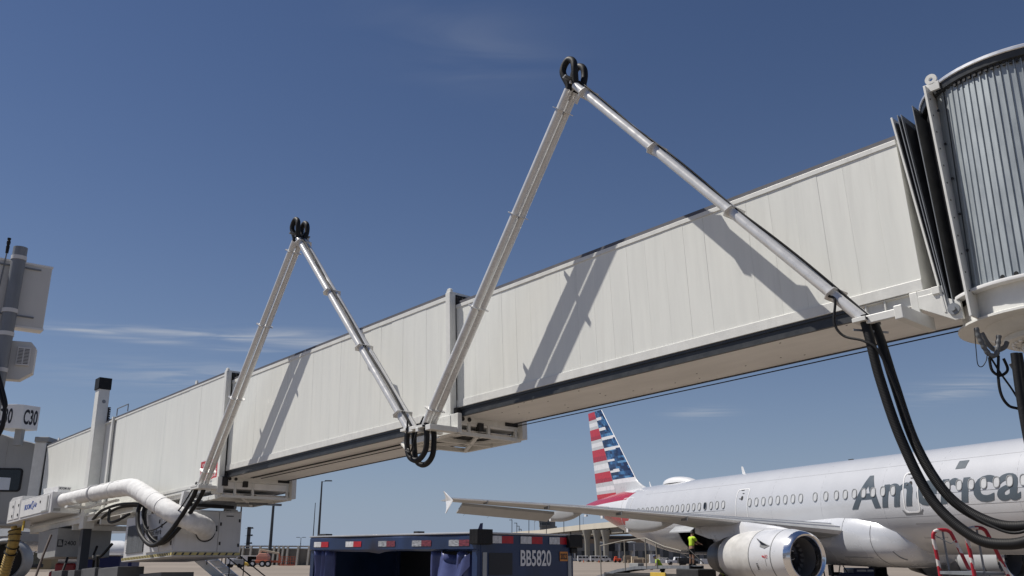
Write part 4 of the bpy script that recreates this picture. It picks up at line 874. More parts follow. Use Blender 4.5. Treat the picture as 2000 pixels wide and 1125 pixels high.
for z in (5.25, 3.2): m.tube([fus(a, z, .001) for a in range(-2, 26, 2)], .003, 4)
m.build('skin_seam', SEAM, fo)
# lettering along the skin
vs, fs = text2d('Amer\u0131can', .022, .15, .03, 1.07)
ax = [v for v in vs]; x0_ = min(v[0] for v in vs); va, _ = text2d('Amer\u0131ca', .022, .15, None, 1.07); v5, _ = text2d('Amer\u0131', .022, .15, None, 1.07); v4, _ = text2d('Amer', .022, .15, None, 1.07); wa_ = max(v[0] for v in va) - min(v[0] for v in va); hA_ = max(v[1] for v in text2d('A', .020, 0)[0])
S_ = 8.05 / wa_; SZ = 1.30 / hA_
m = MB(); m.add([fus(15.46 + (x - x0_) * S_, 3.64 + y * SZ, .010) for x, y in vs], fs)
ix = 15.46 + (max(v[0] for v in v5) - x0_) * S_
for k in range(4): m.add([fus(ix - .80 + .02 * k + a_, 4.86 + .075 * (k + e_), .010) for a_, e_ in ((.06, 0), (.50, 0), (.515, 1), (.075, 1))], [(0, 1, 2, 3)])
for k in range(0): pass
m.T = None; m.build('lettering', LETTER, air)
# fin and rudder with the flag
ZR = [11.58, 11.03, 10.29, 9.55, 8.83, 8.04, 7.25, 6.52, 5.74, 5.42]
def lin(z, za, xa, zb, xb): return xa + (xb - xa) * (z - za) / (zb - za)
TEf = lambda z: lin(z, 11.57, -11.85, 5.47, -10.72)
BDf = lambda z: lin(z, 11.5, -10.76, 6.47, -8.22)
LEf = lambda z: lin(z, 11.49, -9.72, 6.33, -5.25) if z > 6.45 else -5.35 + (6.45 - z) * 1.2 + max(0, (6.45 - z)) ** 2.2 * 1.6
FRED, FRED2 = mat('flag red', (.45, .018, .03), .3, coat=.4), mat('flag deep red', (.33, .012, .025), .3, coat=.4)
FWH, FGR = mat('flag white', (.70, .70, .71), .3, coat=.4), mat('flag pale grey', (.50, .51, .52), .3, coat=.4)
FBL = [mat('flag blue %d' % i, c, .3, coat=.4, var=.1) for i, c in enumerate([(.010, .022, .065), (.016, .045, .12), (.025, .085, .21), (.05, .16, .33), (.10, .24, .42)])]
FM = [FRED, FRED2, FWH, FGR] + FBL
BARS = [(10.97, .72), (10.20, .95), (9.50, 9), (8.73, 9), (7.93, .95), (7.18, 1.25)]
zs = [5.42 + (11.58 - 5.42) * i / 88 for i in range(89)]
def band(z):
    for i in range(9):
        if ZR[i] >= z >= ZR[i + 1]: return i, (ZR[i] - z) / (ZR[i] - ZR[i + 1])
    return 8, .5
def thick(a, z):
    te, le = TEf(z), LEf(z); c = min(le - te, 7); f = (le - a) / (le - te); return .115 * c * 5 * (.2969 * math.sqrt(max(f, 0)) - .126 * f - .3516 * f ** 2 + .2843 * f ** 3 - .1036 * f ** 4) * .5 + .006
def finpart(name, cols, front):
    m = MB(); nC = len(cols)
    for side in (-1, 1):
        g_ = [[Vector((c(z), side * thick(c(z), z), z)) for c in cols] for z in zs]; o = len(m.v)
        m.v += [p for r in g_ for p in r]
        for i in range(len(zs) - 1):
            for j in range(nC - 1):
                zc_ = (zs[i] + zs[i + 1]) / 2; a = (cols[j](zc_) + cols[j + 1](zc_)) / 2; bi, fr = band(zc_)
                if not front:
                    mi = (0 if fr < .62 else 1) if bi % 2 == 0 else (3 if fr < .33 else 2 if fr < .72 else 3)
                else:
                    bx_ = BDf(zc_)
                    if zc_ < 6.60: mi = 2 if zc_ > 6.3 else 3
                    elif j >= nC - 3: mi = 2
                    else:
                        row = int(i / 2.6); h = noise.noise(Vector((row * 3.7, j * .21 + row * 1.3, 2.2))) + .6 * noise.noise(Vector((row * 1.1, j * .5 + row * 5.1, 7.7)))
                        mi = 4 + max(0, min(4, int(2.0 + h * 4.2)))
                        for zb_, ln in BARS:
                            if abs(zc_ - (zb_ - (a - bx_) * -.02)) < .085 and a - bx_ < ln: mi = 2
                m.f.append([o + i * nC + j, o + i * nC + j + 1, o + (i + 1) * nC + j + 1, o + (i + 1) * nC + j]); m.m.append(mi)
    # close the top and the fore / aft edges
    k = len(zs) * nC; o = 0
    for j in range(nC - 1): m.f.append([(len(zs) - 1) * nC + j, (len(zs) - 1) * nC + j + 1, k + (len(zs) - 1) * nC + j + 1, k + (len(zs) - 1) * nC + j]); m.m.append(2)
    for j in (0, nC - 1):
        for i in range(len(zs) - 1): m.f.append([i * nC + j, (i + 1) * nC + j, k + (i + 1) * nC + j, k + i * nC + j]); m.m.append(2)
    return m.build(name, FM, air, smooth=35)
gap = .012
fcols = [(lambda z, f=f: BDf(z) + gap + (LEf(z) - .02 - BDf(z)) * f * .93) for f in [i / 15 for i in range(16)]] + [lambda z: LEf(z) - .05, lambda z: LEf(z) - .015, lambda z: LEf(z)]
finpart('fin', fcols, True)
finpart('rudder', [(lambda z, f=f: TEf(z) + (BDf(z) - gap - TEf(z)) * f) for f in (0, .25, .5, .75, 1)], False)
# lifting surfaces
def foil(n=9):
    up = []; 
    for i in range(n + 1): f = (1 - math.cos(math.pi * i / n)) / 2; up.append((f, 5 * .12 * (.2969 * math.sqrt(f) - .126 * f - .3516 * f * f + .2843 * f ** 3 - .1036 * f ** 4)))
    return [(f, t_ + .10 * f * (1 - f) * .25) for f, t_ in up] + [(f, -t_ * .75 + .10 * f * (1 - f) * .25) for f, t_ in reversed(up[1:-1])]
def wing(name, secs, side, mats, cap=True):
    # secs: (y, a_le, chord, z_le, thickness factor, twist)
    F_ = foil(); out = []
    for y, al, c, z, tk, tw in secs: out.append([Vector((al - f * c, side * y, z + t_ * c * tk - f * c * tw)) for f, t_ in F_])
    m = MB(); m.rings(out); n_ = len(F_); return m, out
secsW = [(.9, 15.6, 7.3, 2.60, 1.1, .035), (2.0, 15.0, 6.55, 2.72, 1.05, .035), (6.5, 12.66, 3.95, 3.20, .85, .012), (12, 9.75, 2.75, 3.70, .75, .0), (17.0, 7.20, 1.62, 4.06, .7, .0)]
for side in (-1, 1):
    m, _ = wing('wing', secsW, side, None); w_ = m.build('wing', WINGM, air, smooth=40)
    # bright leading edge
    F_ = foil(); sub = [p for p in F_ if p[0] < .13]; lo = [p for p in F_[len(F_) // 2:] if p[0] < .06]; ring = lo + sub
    m = MB(); m.rings([[Vector((al - f * c + .03, side * y, z + .012 + t_ * c * tk * 1.06 - f * c * tw)) for f, t_ in sorted(sub, reverse=True)[:-1] + [(0, 0)] + sorted(lo)[0:]] for y, al, c, z, tk, tw in secsW[1:]], caps=False, closed=False); m.build('slat', LIP if False else WINGW, w_, smooth=60)
    m = MB()
    for y in (4.6, 7.9, 10.4, 13.2, 15.6):
        al = 15.6 - (y - .9) * .5186; c = 2.2; z = 2.62 + (y - 1.5) * .0905; m.box(al - .5, al + .02, side * y - .012, side * y + .012, z - .04, z + .10)
    m.build('slat_seam', SEAM, w_)
    # winglet fence
    m = MB(); T_ = lambda x, z, y: Vector((x, side * y, z))
    for sgn in (1, -1):
        out = []
        for k in range(6):
            f = k / 5; z = 4.0 + sgn * f * (.44 if sgn > 0 else .54); al = 7.42 - f * (.85 if sgn > 0 else .5) - f * f * .1; c = .85 * (1 - f) ** 1.3 + .14; out.append([T_(al - g_ * c, z, 17.02 + .10 * f + t2 * .35) for g_, t2 in foil(5)])
        m.rings(out)
    m.build('wingtip_fence', WINGW, w_, smooth=40)
    # drooped aileron, outboard of the flaps
    m = MB(); y0_, y1_ = 12.0, 16.2
    r_ = []
    for y, a, z in ((y0_, 7.25, 3.60), (y1_, 6.35, 3.93)):
        r_.append([Vector((a, side * y, z + .03)), Vector((a, side * y, z - .09)), Vector((a - .78, side * y, z - .40)), Vector((a - .80, side * y, z - .36))])
    m.rings(r_); m.build('aileron', WINGM, w_)
    m = MB()
    for y in (12.5, 13.6, 14.7, 15.8): a = 7.25 - (y - 12) * .214; m.tube([(a - .78, side * y, 3.22 + (y - 12) * .079), (a - 1.0, side * y, 3.14 + (y - 12) * .079)], .008, 4)
    m.build('static_wick', STEEL, w_)
    # flap track fairings
    for y, a0, a1, zb, zt in ((10.9, 4.75, 8.3, 3.18, 3.66), (6.9, 5.3, 9.9, 2.70, 3.28), (13.0, 4.9, 7.6, 3.45, 3.80)):
        if y == 13.0: continue
        m = MB(); out = []
        for k in range(12):
            f = k / 11; a = a0 + (a1 - a0) * f; hgt = (zt - zb) * (.78 + .9 * f - 1.68 * f ** 2.2) * (1 if k else .9); hgt = max(hgt, .03); w2 = .20 * (1 - f ** 3) + .02
            zz = zt + .03; out.append([Vector((a, side * y + w2 * math.cos(t_), zz - hgt * max(0, math.sin(t_)) ** .6)) for t_ in [math.pi * i / 8 for i in range(9)]] + [Vector((a, side * y - w2, zz + .05)), Vector((a, side * y + w2, zz + .05))])
        m.rings(out); m.build('flap_fairing', NACG if False else WINGM, w_, smooth=50)
        m = MB(); m.box(a0 - .03, a0 + .16, side * y - .17, side * y + .17, zb + .10, zt + .05); m.build('fairing_tip', WINGW, w_, bevel=.03)
    for y in (8.9, 9.8):
        m = MB(); m.box(6.1, 6.3, side * y - .05, side * y + .05, 3.42 + (y - 8.9) * .08, 3.58); m.build('flap_hinge', WINGW, w_)
    # tailplane
    m, _ = wing('tailplane', [(.3, -5.6, 4.2, 4.55, .8, 0), (6.2, -9.4, 1.7, 4.98, .8, 0)], side, None); m.build('tailplane', WINGM, air, smooth=40)
    # engine
    yc, zc_ = side * 5.75, 1.66; C_ = (0, yc, zc_)
    m = MB(); m.lathe([(16.62, .99), (16.1, 1.075), (15.3, 1.10), (14.6, 1.09)], C_, 'x', 40); e_ = m.build('engine', NACW, air, smooth=40)
    m = MB(); m.lathe([(14.6, 1.088), (13.6, 1.05), (12.7, .95), (12.2, .86)], C_, 'x', 40); m.build('thrust_reverser', NACG, e_, smooth=40)
    m = MB(); m.lathe([(14.62, 1.093), (14.6, 1.098), (14.57, 1.093)], C_, 'x', 40); m.lathe([(15.98, 1.078), (15.95, 1.086), (15.92, 1.083)], C_, 'x', 40); m.build('cowl_seam', SEAM, e_)
    m = MB(); m.lathe([(12.2, .87), (11.9, .83), (11.88, .80), (11.2, .66), (11.05, .62), (11.3, .55)], C_, 'x', 40); m.build('exhaust_nozzle', NOZ, e_, smooth=40)
    m = MB(); m.lathe([(16.60, .995), (16.80, .945), (16.88, .875), (16.86, .81), (16.7, .765), (16.45, .75)], C_, 'x', 48); m.build('inlet_lip', LIP, e_, smooth=60)
    m = MB(); m.lathe([(16.45, .75), (16.1, .755), (15.7, .78), (15.62, .1)], C_, 'x', 40); m.build('inlet_duct', INL, e_, smooth=40)
    m = MB(); m.lathe([(15.66, .25), (15.85, .22), (16.0, .13), (16.08, .01)], C_, 'x', 20); sp_ = m.build('spinner', DARK, e_, smooth=50)
    m = MB(); P_ = []
    for i in range(16): tt = i / 15; r = .22 * (1 - tt) + .05; a = 15.87 + .16 * tt; P_.append(Vector((a + .012, yc + r * math.cos(tt * 4.2 + 1), zc_ + r * math.sin(tt * 4.2 + 1))))
    m.tube(P_, .018, 5); m.build('spinner_swirl', WINGW, e_)
    fb = MB(); fb.rings([[Vector((.00, -.05, .22)), Vector((.06, .05, .22))], [Vector((.02, -.10, .5)), Vector((.06, .09, .5))], [Vector((.05, -.12, .785)), Vector((.02, .12, .785))]], caps=False, closed=False)
    fme = fb.mesh('fan_blade', [mat('fan titanium', (.10, .10, .11), .35, .8)])
    for i in range(22):
        q = bpy.data.objects.new('fan_blade', fme); COL.objects.link(q); q.parent = e_; q.matrix_local = Matrix.Translation((15.66, yc, zc_)) @ Matrix.Rotation(2 * math.pi * i / 22, 4, 'X')
    # pylon
    m = MB(); out = []
    for a, zt_, zb_, w2 in ((16.0, 2.72, 2.66, .05), (15.2, 2.86, 2.6, .17), (14.2, 2.98, 2.5, .22), (13.0, 3.12, 2.45, .22), (11.8, 3.05, 2.35, .20), (10.6, 3.0, 2.45, .15), (9.4, 2.95, 2.7, .05)):
        out.append([Vector((a, yc + w2 * x, zb_ + (zt_ - zb_) * z)) for x, z in ((-1, 0), (1, 0), (1, .7), (.6, 1), (-.6, 1), (-1, .7))])
    m.rings(out); m.build('pylon', NACW, air, smooth=35)
    # strake with its cast shadow painted as a flat dark quad, cowl warning marks
    def cowl(a, ang, off=.006): r = 1.10 if a < 15.6 else 1.10 - (a - 15.6) * .08; r = r + off; return Vector((a, yc - r * math.cos(ang), zc_ + r * math.sin(ang)))
    if side == -1:
        m = MB(); m.add([cowl(15.85, .38), cowl(15.2, .58), cowl(14.95, .66, .01), cowl(15.3, .56, .26), cowl(15.75, .40, .02)], [(0, 1, 2, 3, 4)]); m.add([cowl(15.9, .40, .01), cowl(15.22, .58, .01), cowl(15.3, .36, .01), cowl(15.6, .30, .01)], [(0, 1, 2, 3)])
        m.build('strake_and_shadow', SEAM, e_)
    m = MB(); sg_ = 1 if side == -1 else -1
    cw_ = lambda a, z: cowl(a, z if side == -1 else math.pi - z, .012)
    m.add([cw_(15.62, -.02), cw_(15.48, .01), cw_(15.48, .06), cw_(15.62, .03)], [(0, 1, 2, 3)]); m.add([cw_(15.66, -.06), cw_(15.64, -.06), cw_(15.64, .08), cw_(15.66, .08)], [(0, 1, 2, 3)])
    m.tube([cw_(15.74 + .05 * math.cos(k * .7), .02 + .05 * math.sin(k * .7)) for k in range(9)], .01, 4); m.build('warning_mark', SIGNR, e_)
    m = MB(); m.tube([cw_(15.66, -.08), cw_(15.66, -.32)], .006, 4)
    for k in range(5): m.add([cw_(15.16, -.25 - .05 * k), cw_(15.06, -.25 - .05 * k), cw_(15.06, -.22 - .05 * k), cw_(15.16, -.22 - .05 * k)], [(0, 1, 2, 3)])
    m.build('cowl_print', TEXTK, e_)
# belly fairing
m = MB(); out = []
BF = [(17.95, 2.10, .55, .42), (17.85, 2.12, 1.15, .75), (17.4, 2.20, 1.68, 1.02), (16.6, 2.32, 1.98, 1.24), (15.6, 2.42, 2.12, 1.34), (14.5, 2.45, 2.17, 1.36), (12, 2.42, 2.17, 1.26), (9.5, 2.35, 2.10, 1.10), (7.5, 2.28, 1.95, .90), (5.5, 2.18, 1.65, .62), (4.2, 2.10, 1.2, .36)]
for a, zc_, hw, hz in BF: out.append([Vector((a, hw * math.copysign(abs(math.cos(th)) ** .62, math.cos(th)), zc_ + hz * (.86 if math.sin(th) < 0 else .95) * math.copysign(abs(math.sin(th)) ** .8, math.sin(th)))) for th in [2 * math.pi * k / 48 for k in range(48)]])
m.rings(out); bf = m.build('belly_fairing', SKIN, air, smooth=50)
def bfp(a, th, o_=.006):
    for i in range(len(BF) - 1):
        p, q = BF[i], BF[i + 1]
        if p[0] >= a >= q[0]:
            f = (p[0] - a) / (p[0] - q[0]); zc_, hw, hz = [p[k] + (q[k] - p[k]) * f for k in (1, 2, 3)]
            return Vector((a, -(hw + o_) * math.copysign(abs(math.cos(th)) ** .62, math.cos(th)), zc_ + (hz + o_) * (.86 if math.sin(th) < 0 else .95) * math.copysign(abs(math.sin(th)) ** .8, math.sin(th))))
m = MB()
m.tube([bfp(16.35 + .25 * max(0, -k / 10) * 2, math.pi / 2 * k / 10) for k in range(-8, 10)], .012, 4); m.tube([bfp(14.9, math.pi / 2 * k / 10) for k in range(1, 10)], .008, 4); m.tube([bfp(a, -.62) for a in (16.2, 15.4, 14.7)], .010, 4)
m.tube([bfp(17.5 - .05 * k, -.75 + .08 * k, .01) for k in range(7)], .02, 4)
m.build('fairing_seam', SEAM, bf)
# roof fittings
m = MB(); out = []
for k in range(13):
    f = k / 12; a = -2.05 + 3.25 * f; hgt = .40 * math.sin(math.pi * min(1, f * 1.02) ** .8) ** .55; w2 = .62 * math.sin(math.pi * max(.02, min(.98, f))) ** .5
    out.append([Vector((a, w2 * math.cos(t_), 5.86 + max(.02, hgt) * math.sin(t_) ** .8)) for t_ in [math.pi * i / 12 for i in range(13)]])
m.rings(out, caps=False, closed=False); m.build('satellite_dome', WINGW, air, smooth=50)
for a, hgt, c in ((5.75, .42, .30), (-3.7, .30, .16)):
    m = MB(); m.rings([[Vector((a + x * c * k_ - (0 if k_ == 1 else .14), y * .03, z)) for x, y in ((.5, 0), (.1, 1), (-.5, 0), (.1, -1))] for z, k_ in ((5.88, 1), (5.9 + hgt, .5))]); m.build('blade_antenna', WINGW, air)
m = MB(); m.box(13.5, 13.75, -.05, .05, 5.9, 5.97); m.build('beacon', DARK, air)
# landing gear
for y in (-3.8, 3.8):
    m = MB(); m.tube([(10.3, y, 2.6), (10.3, y, .6)], [.22, .15], 14); m.bar((10.3, y, 1.2), (9.6, y * .6, 2.2), .14, .14); m.box(9.9, 10.9, y * 1.08 - .03, y * 1.08 + .03, .75, 2.2)
    gl = m.build('landing_gear', NOZ, air, smooth=40)
    for k in (-.35, .35):
        m = MB(); m.lathe([(k - .17, .3), (k - .2, .5), (k - .12, .58), (k + .12, .58), (k + .2, .5), (k + .17, .3), (k, .25), (k - .17, .3)], (10.3, y, .58), 'y', 24); m.v = [Vector((v_.x, v_.y, v_.z)) for v_ in m.v]; m.build('tyre', TIRE, gl, smooth=40)
m = MB(); m.tube([(27.1, 0, 2.0), (27.1, 0, .4)], .1, 12); gl = m.build('landing_gear', NOZ, air, smooth=40)
for k in (-.25, .25):
    m = MB(); m.lathe([(k - .1, .2), (k - .1, .36), (k + .1, .36), (k + .1, .2), (k - .1, .2)], (27.1, 0, .37), 'y', 20); m.build('tyre', TIRE, gl, smooth=40)
# ------------------------------------------------------------------ baggage cart in the foreground (local x along its long open side, y across its end)
cL = Vector((-2.32, 2.58, 0)).normalized(); cE = Vector((-cL.y, cL.x, 0)) * -1
CM = Matrix(((cL.x, cE.x, 0, -.36), (cL.y, cE.y, 0, 10.0), (0, 0, 1, 0), (0, 0, 0, 1)))
cart = thing('baggage_cart', 'navy baggage cart with open curtained side numbered BB5820 in the foreground', 'baggage cart', CM)
CLn, CWd, CT = 3.50, 1.47, 1.855
m = MB()
# header beam of the open side: slightly dented lower lip
hb = []
for i in range(29):
    x = CLn * i / 28; dz = .010 * math.sin(x * 2.1) - (.025 * math.exp(-((x - 1.9) / .12) ** 2)) - .012 * math.exp(-((x - .9) / .3) ** 2); yo = .006 * math.sin(x * 3.3)
    hb.append([Vector((x, .0 + yo, CT)), Vector((x, -.012 + yo, CT - .02)), Vector((x, -.012 + yo, CT - .155)), Vector((x, .012 + yo, CT - .175 + dz)), Vector((x, .05, CT - .165 + dz)), Vector((x, .05, CT))])
m.rings(hb); m.build('header_beam', NAVY, cart, smooth=30)
m = MB(); m.box(0, CLn, CWd - .05, CWd, CT - .17, CT); m.build('header_beam', NAVY, cart, bevel=.004)
m = MB(); m.box(-.02, CLn + .02, -.02, CWd + .02, CT + .001, CT + .022); m.build('roof', mat('cart roof sheet', (.42, .43, .45), .45, .3, var=.15), cart, bevel=.006)
for x, y in ((0, 0), (CLn - .09, 0), (0, CWd - .09), (CLn - .09, CWd - .09)):
    m = MB(); m.box(x, x + .09, y + .003, y + .09, .42, CT - .16); m.build('corner_post', NAVY, cart, bevel=.006)
m = MB(); m.box(-.006, .03, .05, CWd - .05, .42, CT - .003); m.build('end_panel', NAVY, cart, bevel=.004)
m = MB(); m.box(CLn - .03, CLn + .006, .05, CWd - .05, .42, CT - .003); m.build('end_panel', NAVY, cart, bevel=.004)
m = MB(); m.box(-.012, -.007, .16, .50, 1.43, 1.66); m.build('repair_patch', mat('bare dark patch', (.012, .014, .02), .5), cart)
for y in (.07, CWd - .10):
    m = MB(); m.box(-.016, -.007, y, y + .055, .42, CT - .19 if y < 1 else CT - .22); m.build('corner_strip', mat('cart aluminium strip', (.34, .35, .36), .45, .5), cart)
m = MB(); m.box(0, CLn, 0, CWd, .40, .46); m.build('cart_floor', GREYP, cart)
m = MB(); m.box(0, CLn, CWd - .05, CWd - .02, .9, CT - .17); m.build('back_panel', mat('cart interior shade', (.006, .008, .014), .7), cart)  # near-black: the shade inside the cart is put into the panel colour
def tape(f, w_, h_, nm='reflective_tape'):
    m = MB(); k = 10
    def patch(x0, x1, mi):
        vs = []; 
        for i in range(k + 1):
            x = x0 + (x1 - x0) * i / k; vs += [f(x, .0 + random.uniform(0, .002)), f(x, h_ - random.uniform(0, .002))]
        m.add(vs, [(2 * i, 2 * i + 2, 2 * i + 3, 2 * i + 1) for i in range(k)], mi)
    patch(0, w_ / 2 - .001, 0); patch(w_ / 2 + .001, w_, 1); return m.build(nm, [WHTAPE, REDTAPE], cart)
WORN = mat('worn white tape', (.30, .31, .33), .35, var=.7, vscale=16, stretch=(1, 1, 6)); WORNR = mat('worn red tape', (.16, .03, .045), .35, var=.7, vscale=16, stretch=(1, 1, 6))
for i, x in enumerate((.12, .80, 1.50, 2.25, 3.02)):
    t_ = tape(lambda a, z, x=x: (x + .36 - a, -.0175 + .006 * math.sin((x + .36 - a) * 3.3), CT - .125 + z), .36, .068)
    if i < 3: t_.data.materials[0] = WORN; t_.data.materials[1] = WORNR
for y in (.17, .62, 1.07): tape(lambda a, z, y=y: (-.0135, y + a, CT - .095 + z), .34, .08)
lettering('BB5820', lambda x, y: (-.0145, .62 + x, CT - .335 + y), w=.475, h=.175, bold=.022).build('lettering', TEXTW, cart)
m = MB(); m.quad((-.0145, 1.235, CT - .28), (-.0145, 1.365, CT - .28), (-.0145, 1.365, CT - .175), (-.0145, 1.235, CT - .175)); sk = m.build('year_sticker', ORANGEST, cart)
lettering('2022', lambda x, y: (-.0165, 1.245 + x, CT - .262 + y), w=.11, h=.068, bold=.03).build('lettering', TEXTK, sk)
m = MB(); m.box(-.05, .07, -.035, .16, CT - .11, CT + .035)
for i in range(9): m.box(-.06, .075, -.05 + i * .024, -.036 + i * .024, CT - .105, CT + .05)
for i in range(6): m.box(-.065 + .024 * i, -.052 + .024 * i, -.052, .165, CT - .105, CT + .05)
m.build('corner_bumper', RUBBER, cart, bevel=.004)
m = MB(); m.box(-.07, .07, CWd - .12, CWd + .10, CT - .13, CT + .02); m.box(-.04, .08, CWd - .06, CWd + .04, CT - .19, CT - .13); m.build('corner_bumper', RUBBER, cart, bevel=.012)
m = MB(); m.box(1.22, 1.30, .1, .2, CT + .022, CT + .05); m.build('roof_bracket', DARK, cart); m = MB(); m.box(3.3, 3.5, .1, .2, CT + .022, CT + .05); m.build('roof_bracket', DARK, cart)
def curtain(x0, x1, amp, n, top=CT - .17, gather=None, lab=None):
    m = MB(); r_ = []
    for j in range(19):
        f = j / 18; z = top - (top - .46) * f; row = []
        for i in range(n * 8 + 1):
            u = i / (n * 8); g_ = gather(f) if gather else 0; xa, xb = x0, x1
            x = xa + (xb - xa) * (u * (1 - g_) + g_ * u * u); y = .05 + amp * (math.sin(u * n * 2 * math.pi + f * 1.2) + .4 * math.sin(u * n * 4.3 + f * 5)) + .01 * noise.noise(Vector((u * 5, f * 6, x0)))
            sag = .05 * abs(math.sin(u * math.pi * 2)) * (1 - f) if gather else 0
            row.append(Vector((x, y, z - sag)))
        r_.append(row)
    m.rings(r_, caps=False, closed=False); o = m.build('curtain', CURT, cart, smooth=60); s_ = o.modifiers.new('thickness', 'SOLIDIFY'); s_.thickness = .004; return o
curtain(3.00, 3.42, .045, 3)
curtain(.10, .66, .055, 3, gather=lambda f: .5 * (1 - f))
curtain(.72, .86, .03, 1)
m = MB(); r_ = []
for j in range(9):
    f = j / 8; r_.append([Vector((.12 + .55 * u + .05 * f * math.sin(u * 9), .0 - .06 * f * math.sin(u * 3) - .03 * math.sin(u * 11), CT - .20 - .34 * f * (.4 + .6 * abs(math.sin(u * 3.3))) - .12 * math.sin(u * math.pi))) for u in [i / 16 for i in range(17)]])
m.rings(r_, caps=False, closed=False); o = m.build('curtain_flap', CURT, cart, smooth=60)
for x in (.6, 2.9):
    for y in (.2, CWd - .2):
        m = MB(); m.lathe([(-.07, .05), (-.07, .17), (.07, .17), (.07, .05), (-.07, .05)], (x, y, .19), 'y', 16); m.build('wheel', TIRE, cart, smooth=40)
m = MB(); m.bar((0, CWd / 2, .3), (-1.1, CWd / 2, .2), .06, .06); m.box(.1, CLn - .1, .15, CWd - .15, .26, .40); m.build('chassis', DARK, cart)

# ------------------------------------------------------------------ red and white stair rails at the right
stp = thing('rolling_stair', 'small rolling maintenance stair with red and white taped hoop rails at the right edge', 'stair', Matrix.Translation((5.93, 13.0, 0)))
TAPE = bpy.data.materials.new('spiral rail tape'); TAPE.use_nodes = True; t = TAPE.node_tree; b = t.nodes['Principled BSDF']; b.inputs['Roughness'].default_value = .4
co = t.nodes.new('ShaderNodeTexCoord'); sx = t.nodes.new('ShaderNodeSeparateXYZ'); t.links.new(co.outputs['Object'], sx.inputs[0])
nn = t.nodes.new('ShaderNodeTexNoise'); nn.inputs['Scale'].default_value = 9; nn.inputs['Detail'].default_value = 3; t.links.new(co.outputs['Object'], nn.inputs['Vector'])
def tm(op, a, b2):
    n_ = t.nodes.new('ShaderNodeMath'); n_.operation = op
    for i, q in enumerate((a, b2)):
        if isinstance(q, (int, float)): n_.inputs[i].default_value = q
        else: t.links.new(q, n_.inputs[i])
    return n_.outputs[0]
w_ = tm('FRACT', tm('ADD', tm('MULTIPLY', tm('ADD', sx.outputs['Z'], tm('MULTIPLY', sx.outputs['X'], .9)), 4.1), tm('MULTIPLY', nn.outputs['Fac'], .9)), 0)
mk = tm('GREATER_THAN', w_, .68); mx = t.nodes.new('ShaderNodeMixRGB'); mx.inputs[1].default_value = (.36, .012, .025, 1); mx.inputs[2].default_value = (.62, .58, .56, 1); t.links.new(mk, mx.inputs[0]); t.links.new(mx.outputs[0], b.inputs['Base Color'])
for k, (dx, dy) in enumerate(((0, 0), (-.02, -1.0))):
    m = MB(); pts = [(dx + .03, dy, .3), (dx + .01, dy, 1.45), (dx - .02, dy, 1.86), (dx - .01, dy, 1.96), (dx + .04, dy, 2.0), (dx + .13, dy - .01, 2.01), (dx + .20, dy - .02, 1.99), (dx + .25, dy - .03, 1.90), (dx + .42, dy - .06, 1.40), (dx + .72, dy - .10, .5)]
    m.tube(spline(pts, 5), .025, 12); m.build('hoop_rail', TAPE, stp, smooth=60)
    m = MB(); m.tube([(dx + .12, dy, 2.0), (dx + .17, dy, .9)], .014, 8); m.build('baluster', STEEL, stp, smooth=60)
m = MB(); m.box(.0, .42, -1.0, .0, 1.42, 1.46); m.build('platform', STEEL, stp)
m = MB(); m.box(.40, .58, -.95, -.05, 1.15, 1.18); m.box(.52, .70, -.95, -.05, .85, .88); m.box(.65, .85, -.95, -.05, .55, .58); m.build('step', STEEL, stp)
m = MB(); m.tube(spline([(.0, 0, 1.94), (.12, -.05, 1.86), (.2, -.05, 1.83), (.27, -.05, 1.88)], 8), .007, 5); m.build('chain', STEEL, stp)
m = MB()
for x, y in ((.02, 0), (.0, -1.0), (.78, -.08), (.76, -1.0)): m.bar((x, y, 0), (x, y, .6), .04, .04)
m.box(0, .8, -1.0, 0, .28, .32); m.build('base_frame', STEEL, stp)

# ------------------------------------------------------------------ belt loader and ramp workers under the airliner (airliner frame, starboard y negative)
bl = thing('belt_loader', 'belt loader with grey guard rails reaching up to the cargo door', 'belt loader', AM)
ys = -3.1
m = MB(); pth = [(-4.6, .45), (-2.0, .88), (0.0, 1.06), (3.0, 1.14), (5.4, 1.16)]
for i in range(len(pth) - 1): m.bar((pth[i][0], ys - .4, pth[i][1]), (pth[i + 1][0], ys - .4, pth[i + 1][1]), .10, .16); m.bar((pth[i][0], ys + .4, pth[i][1]), (pth[i + 1][0], ys + .4, pth[i + 1][1]), .10, .16)
m.build('belt_frame', STEEL, bl)
m = MB()
for i in range(len(pth) - 1): m.bar((pth[i][0], ys, pth[i][1]), (pth[i + 1][0], ys, pth[i + 1][1]), .78, .08)
m.build('belt', RUBBER, bl)
RAILG = mat('loader rail paint', (.28, .26, .22), .5)
m = MB(); rl = [(-3.9, .55, 2.35), (-.2, 1.0, 2.72), (1.6, 1.05, 2.72), (4.4, 1.15, 2.0)]
for (a, zb, zt) in ((-3.9, .5, 2.30), (-1.0, .95, 2.56), (1.3, 1.08, 2.62), (2.4, 1.1, 2.35)): m.tube([(a, ys - .46, zb), (a - .02, ys - .46, zt)], .035, 8)
m.tube([(-3.92, ys - .46, 2.28), (-1.0, ys - .46, 2.56), (1.3, ys - .46, 2.64), (3.2, ys - .46, 2.18), (4.8, ys - .46, 1.95)], .03, 8); m.build('guard_rail', RAILG, bl, smooth=50)
m = MB(); m.box(-3.6, 5.6, ys - .45, ys + .5, .35, .78); m.box(4.4, 6.4, ys - .6, ys + .5, .3, 1.08); m.build('chassis', DARK, bl, bevel=.06)
m = MB(); m.box(2.0, 3.5, ys - .68, ys - .60, .45, .86); m.build('control_panel', YEL, bl, bevel=.02)
m = MB(); m.box(-2.2, -1.2, ys + .5, ys + .9, .9, 1.3); m.build('motor_box', GREYP, bl, bevel=.02)
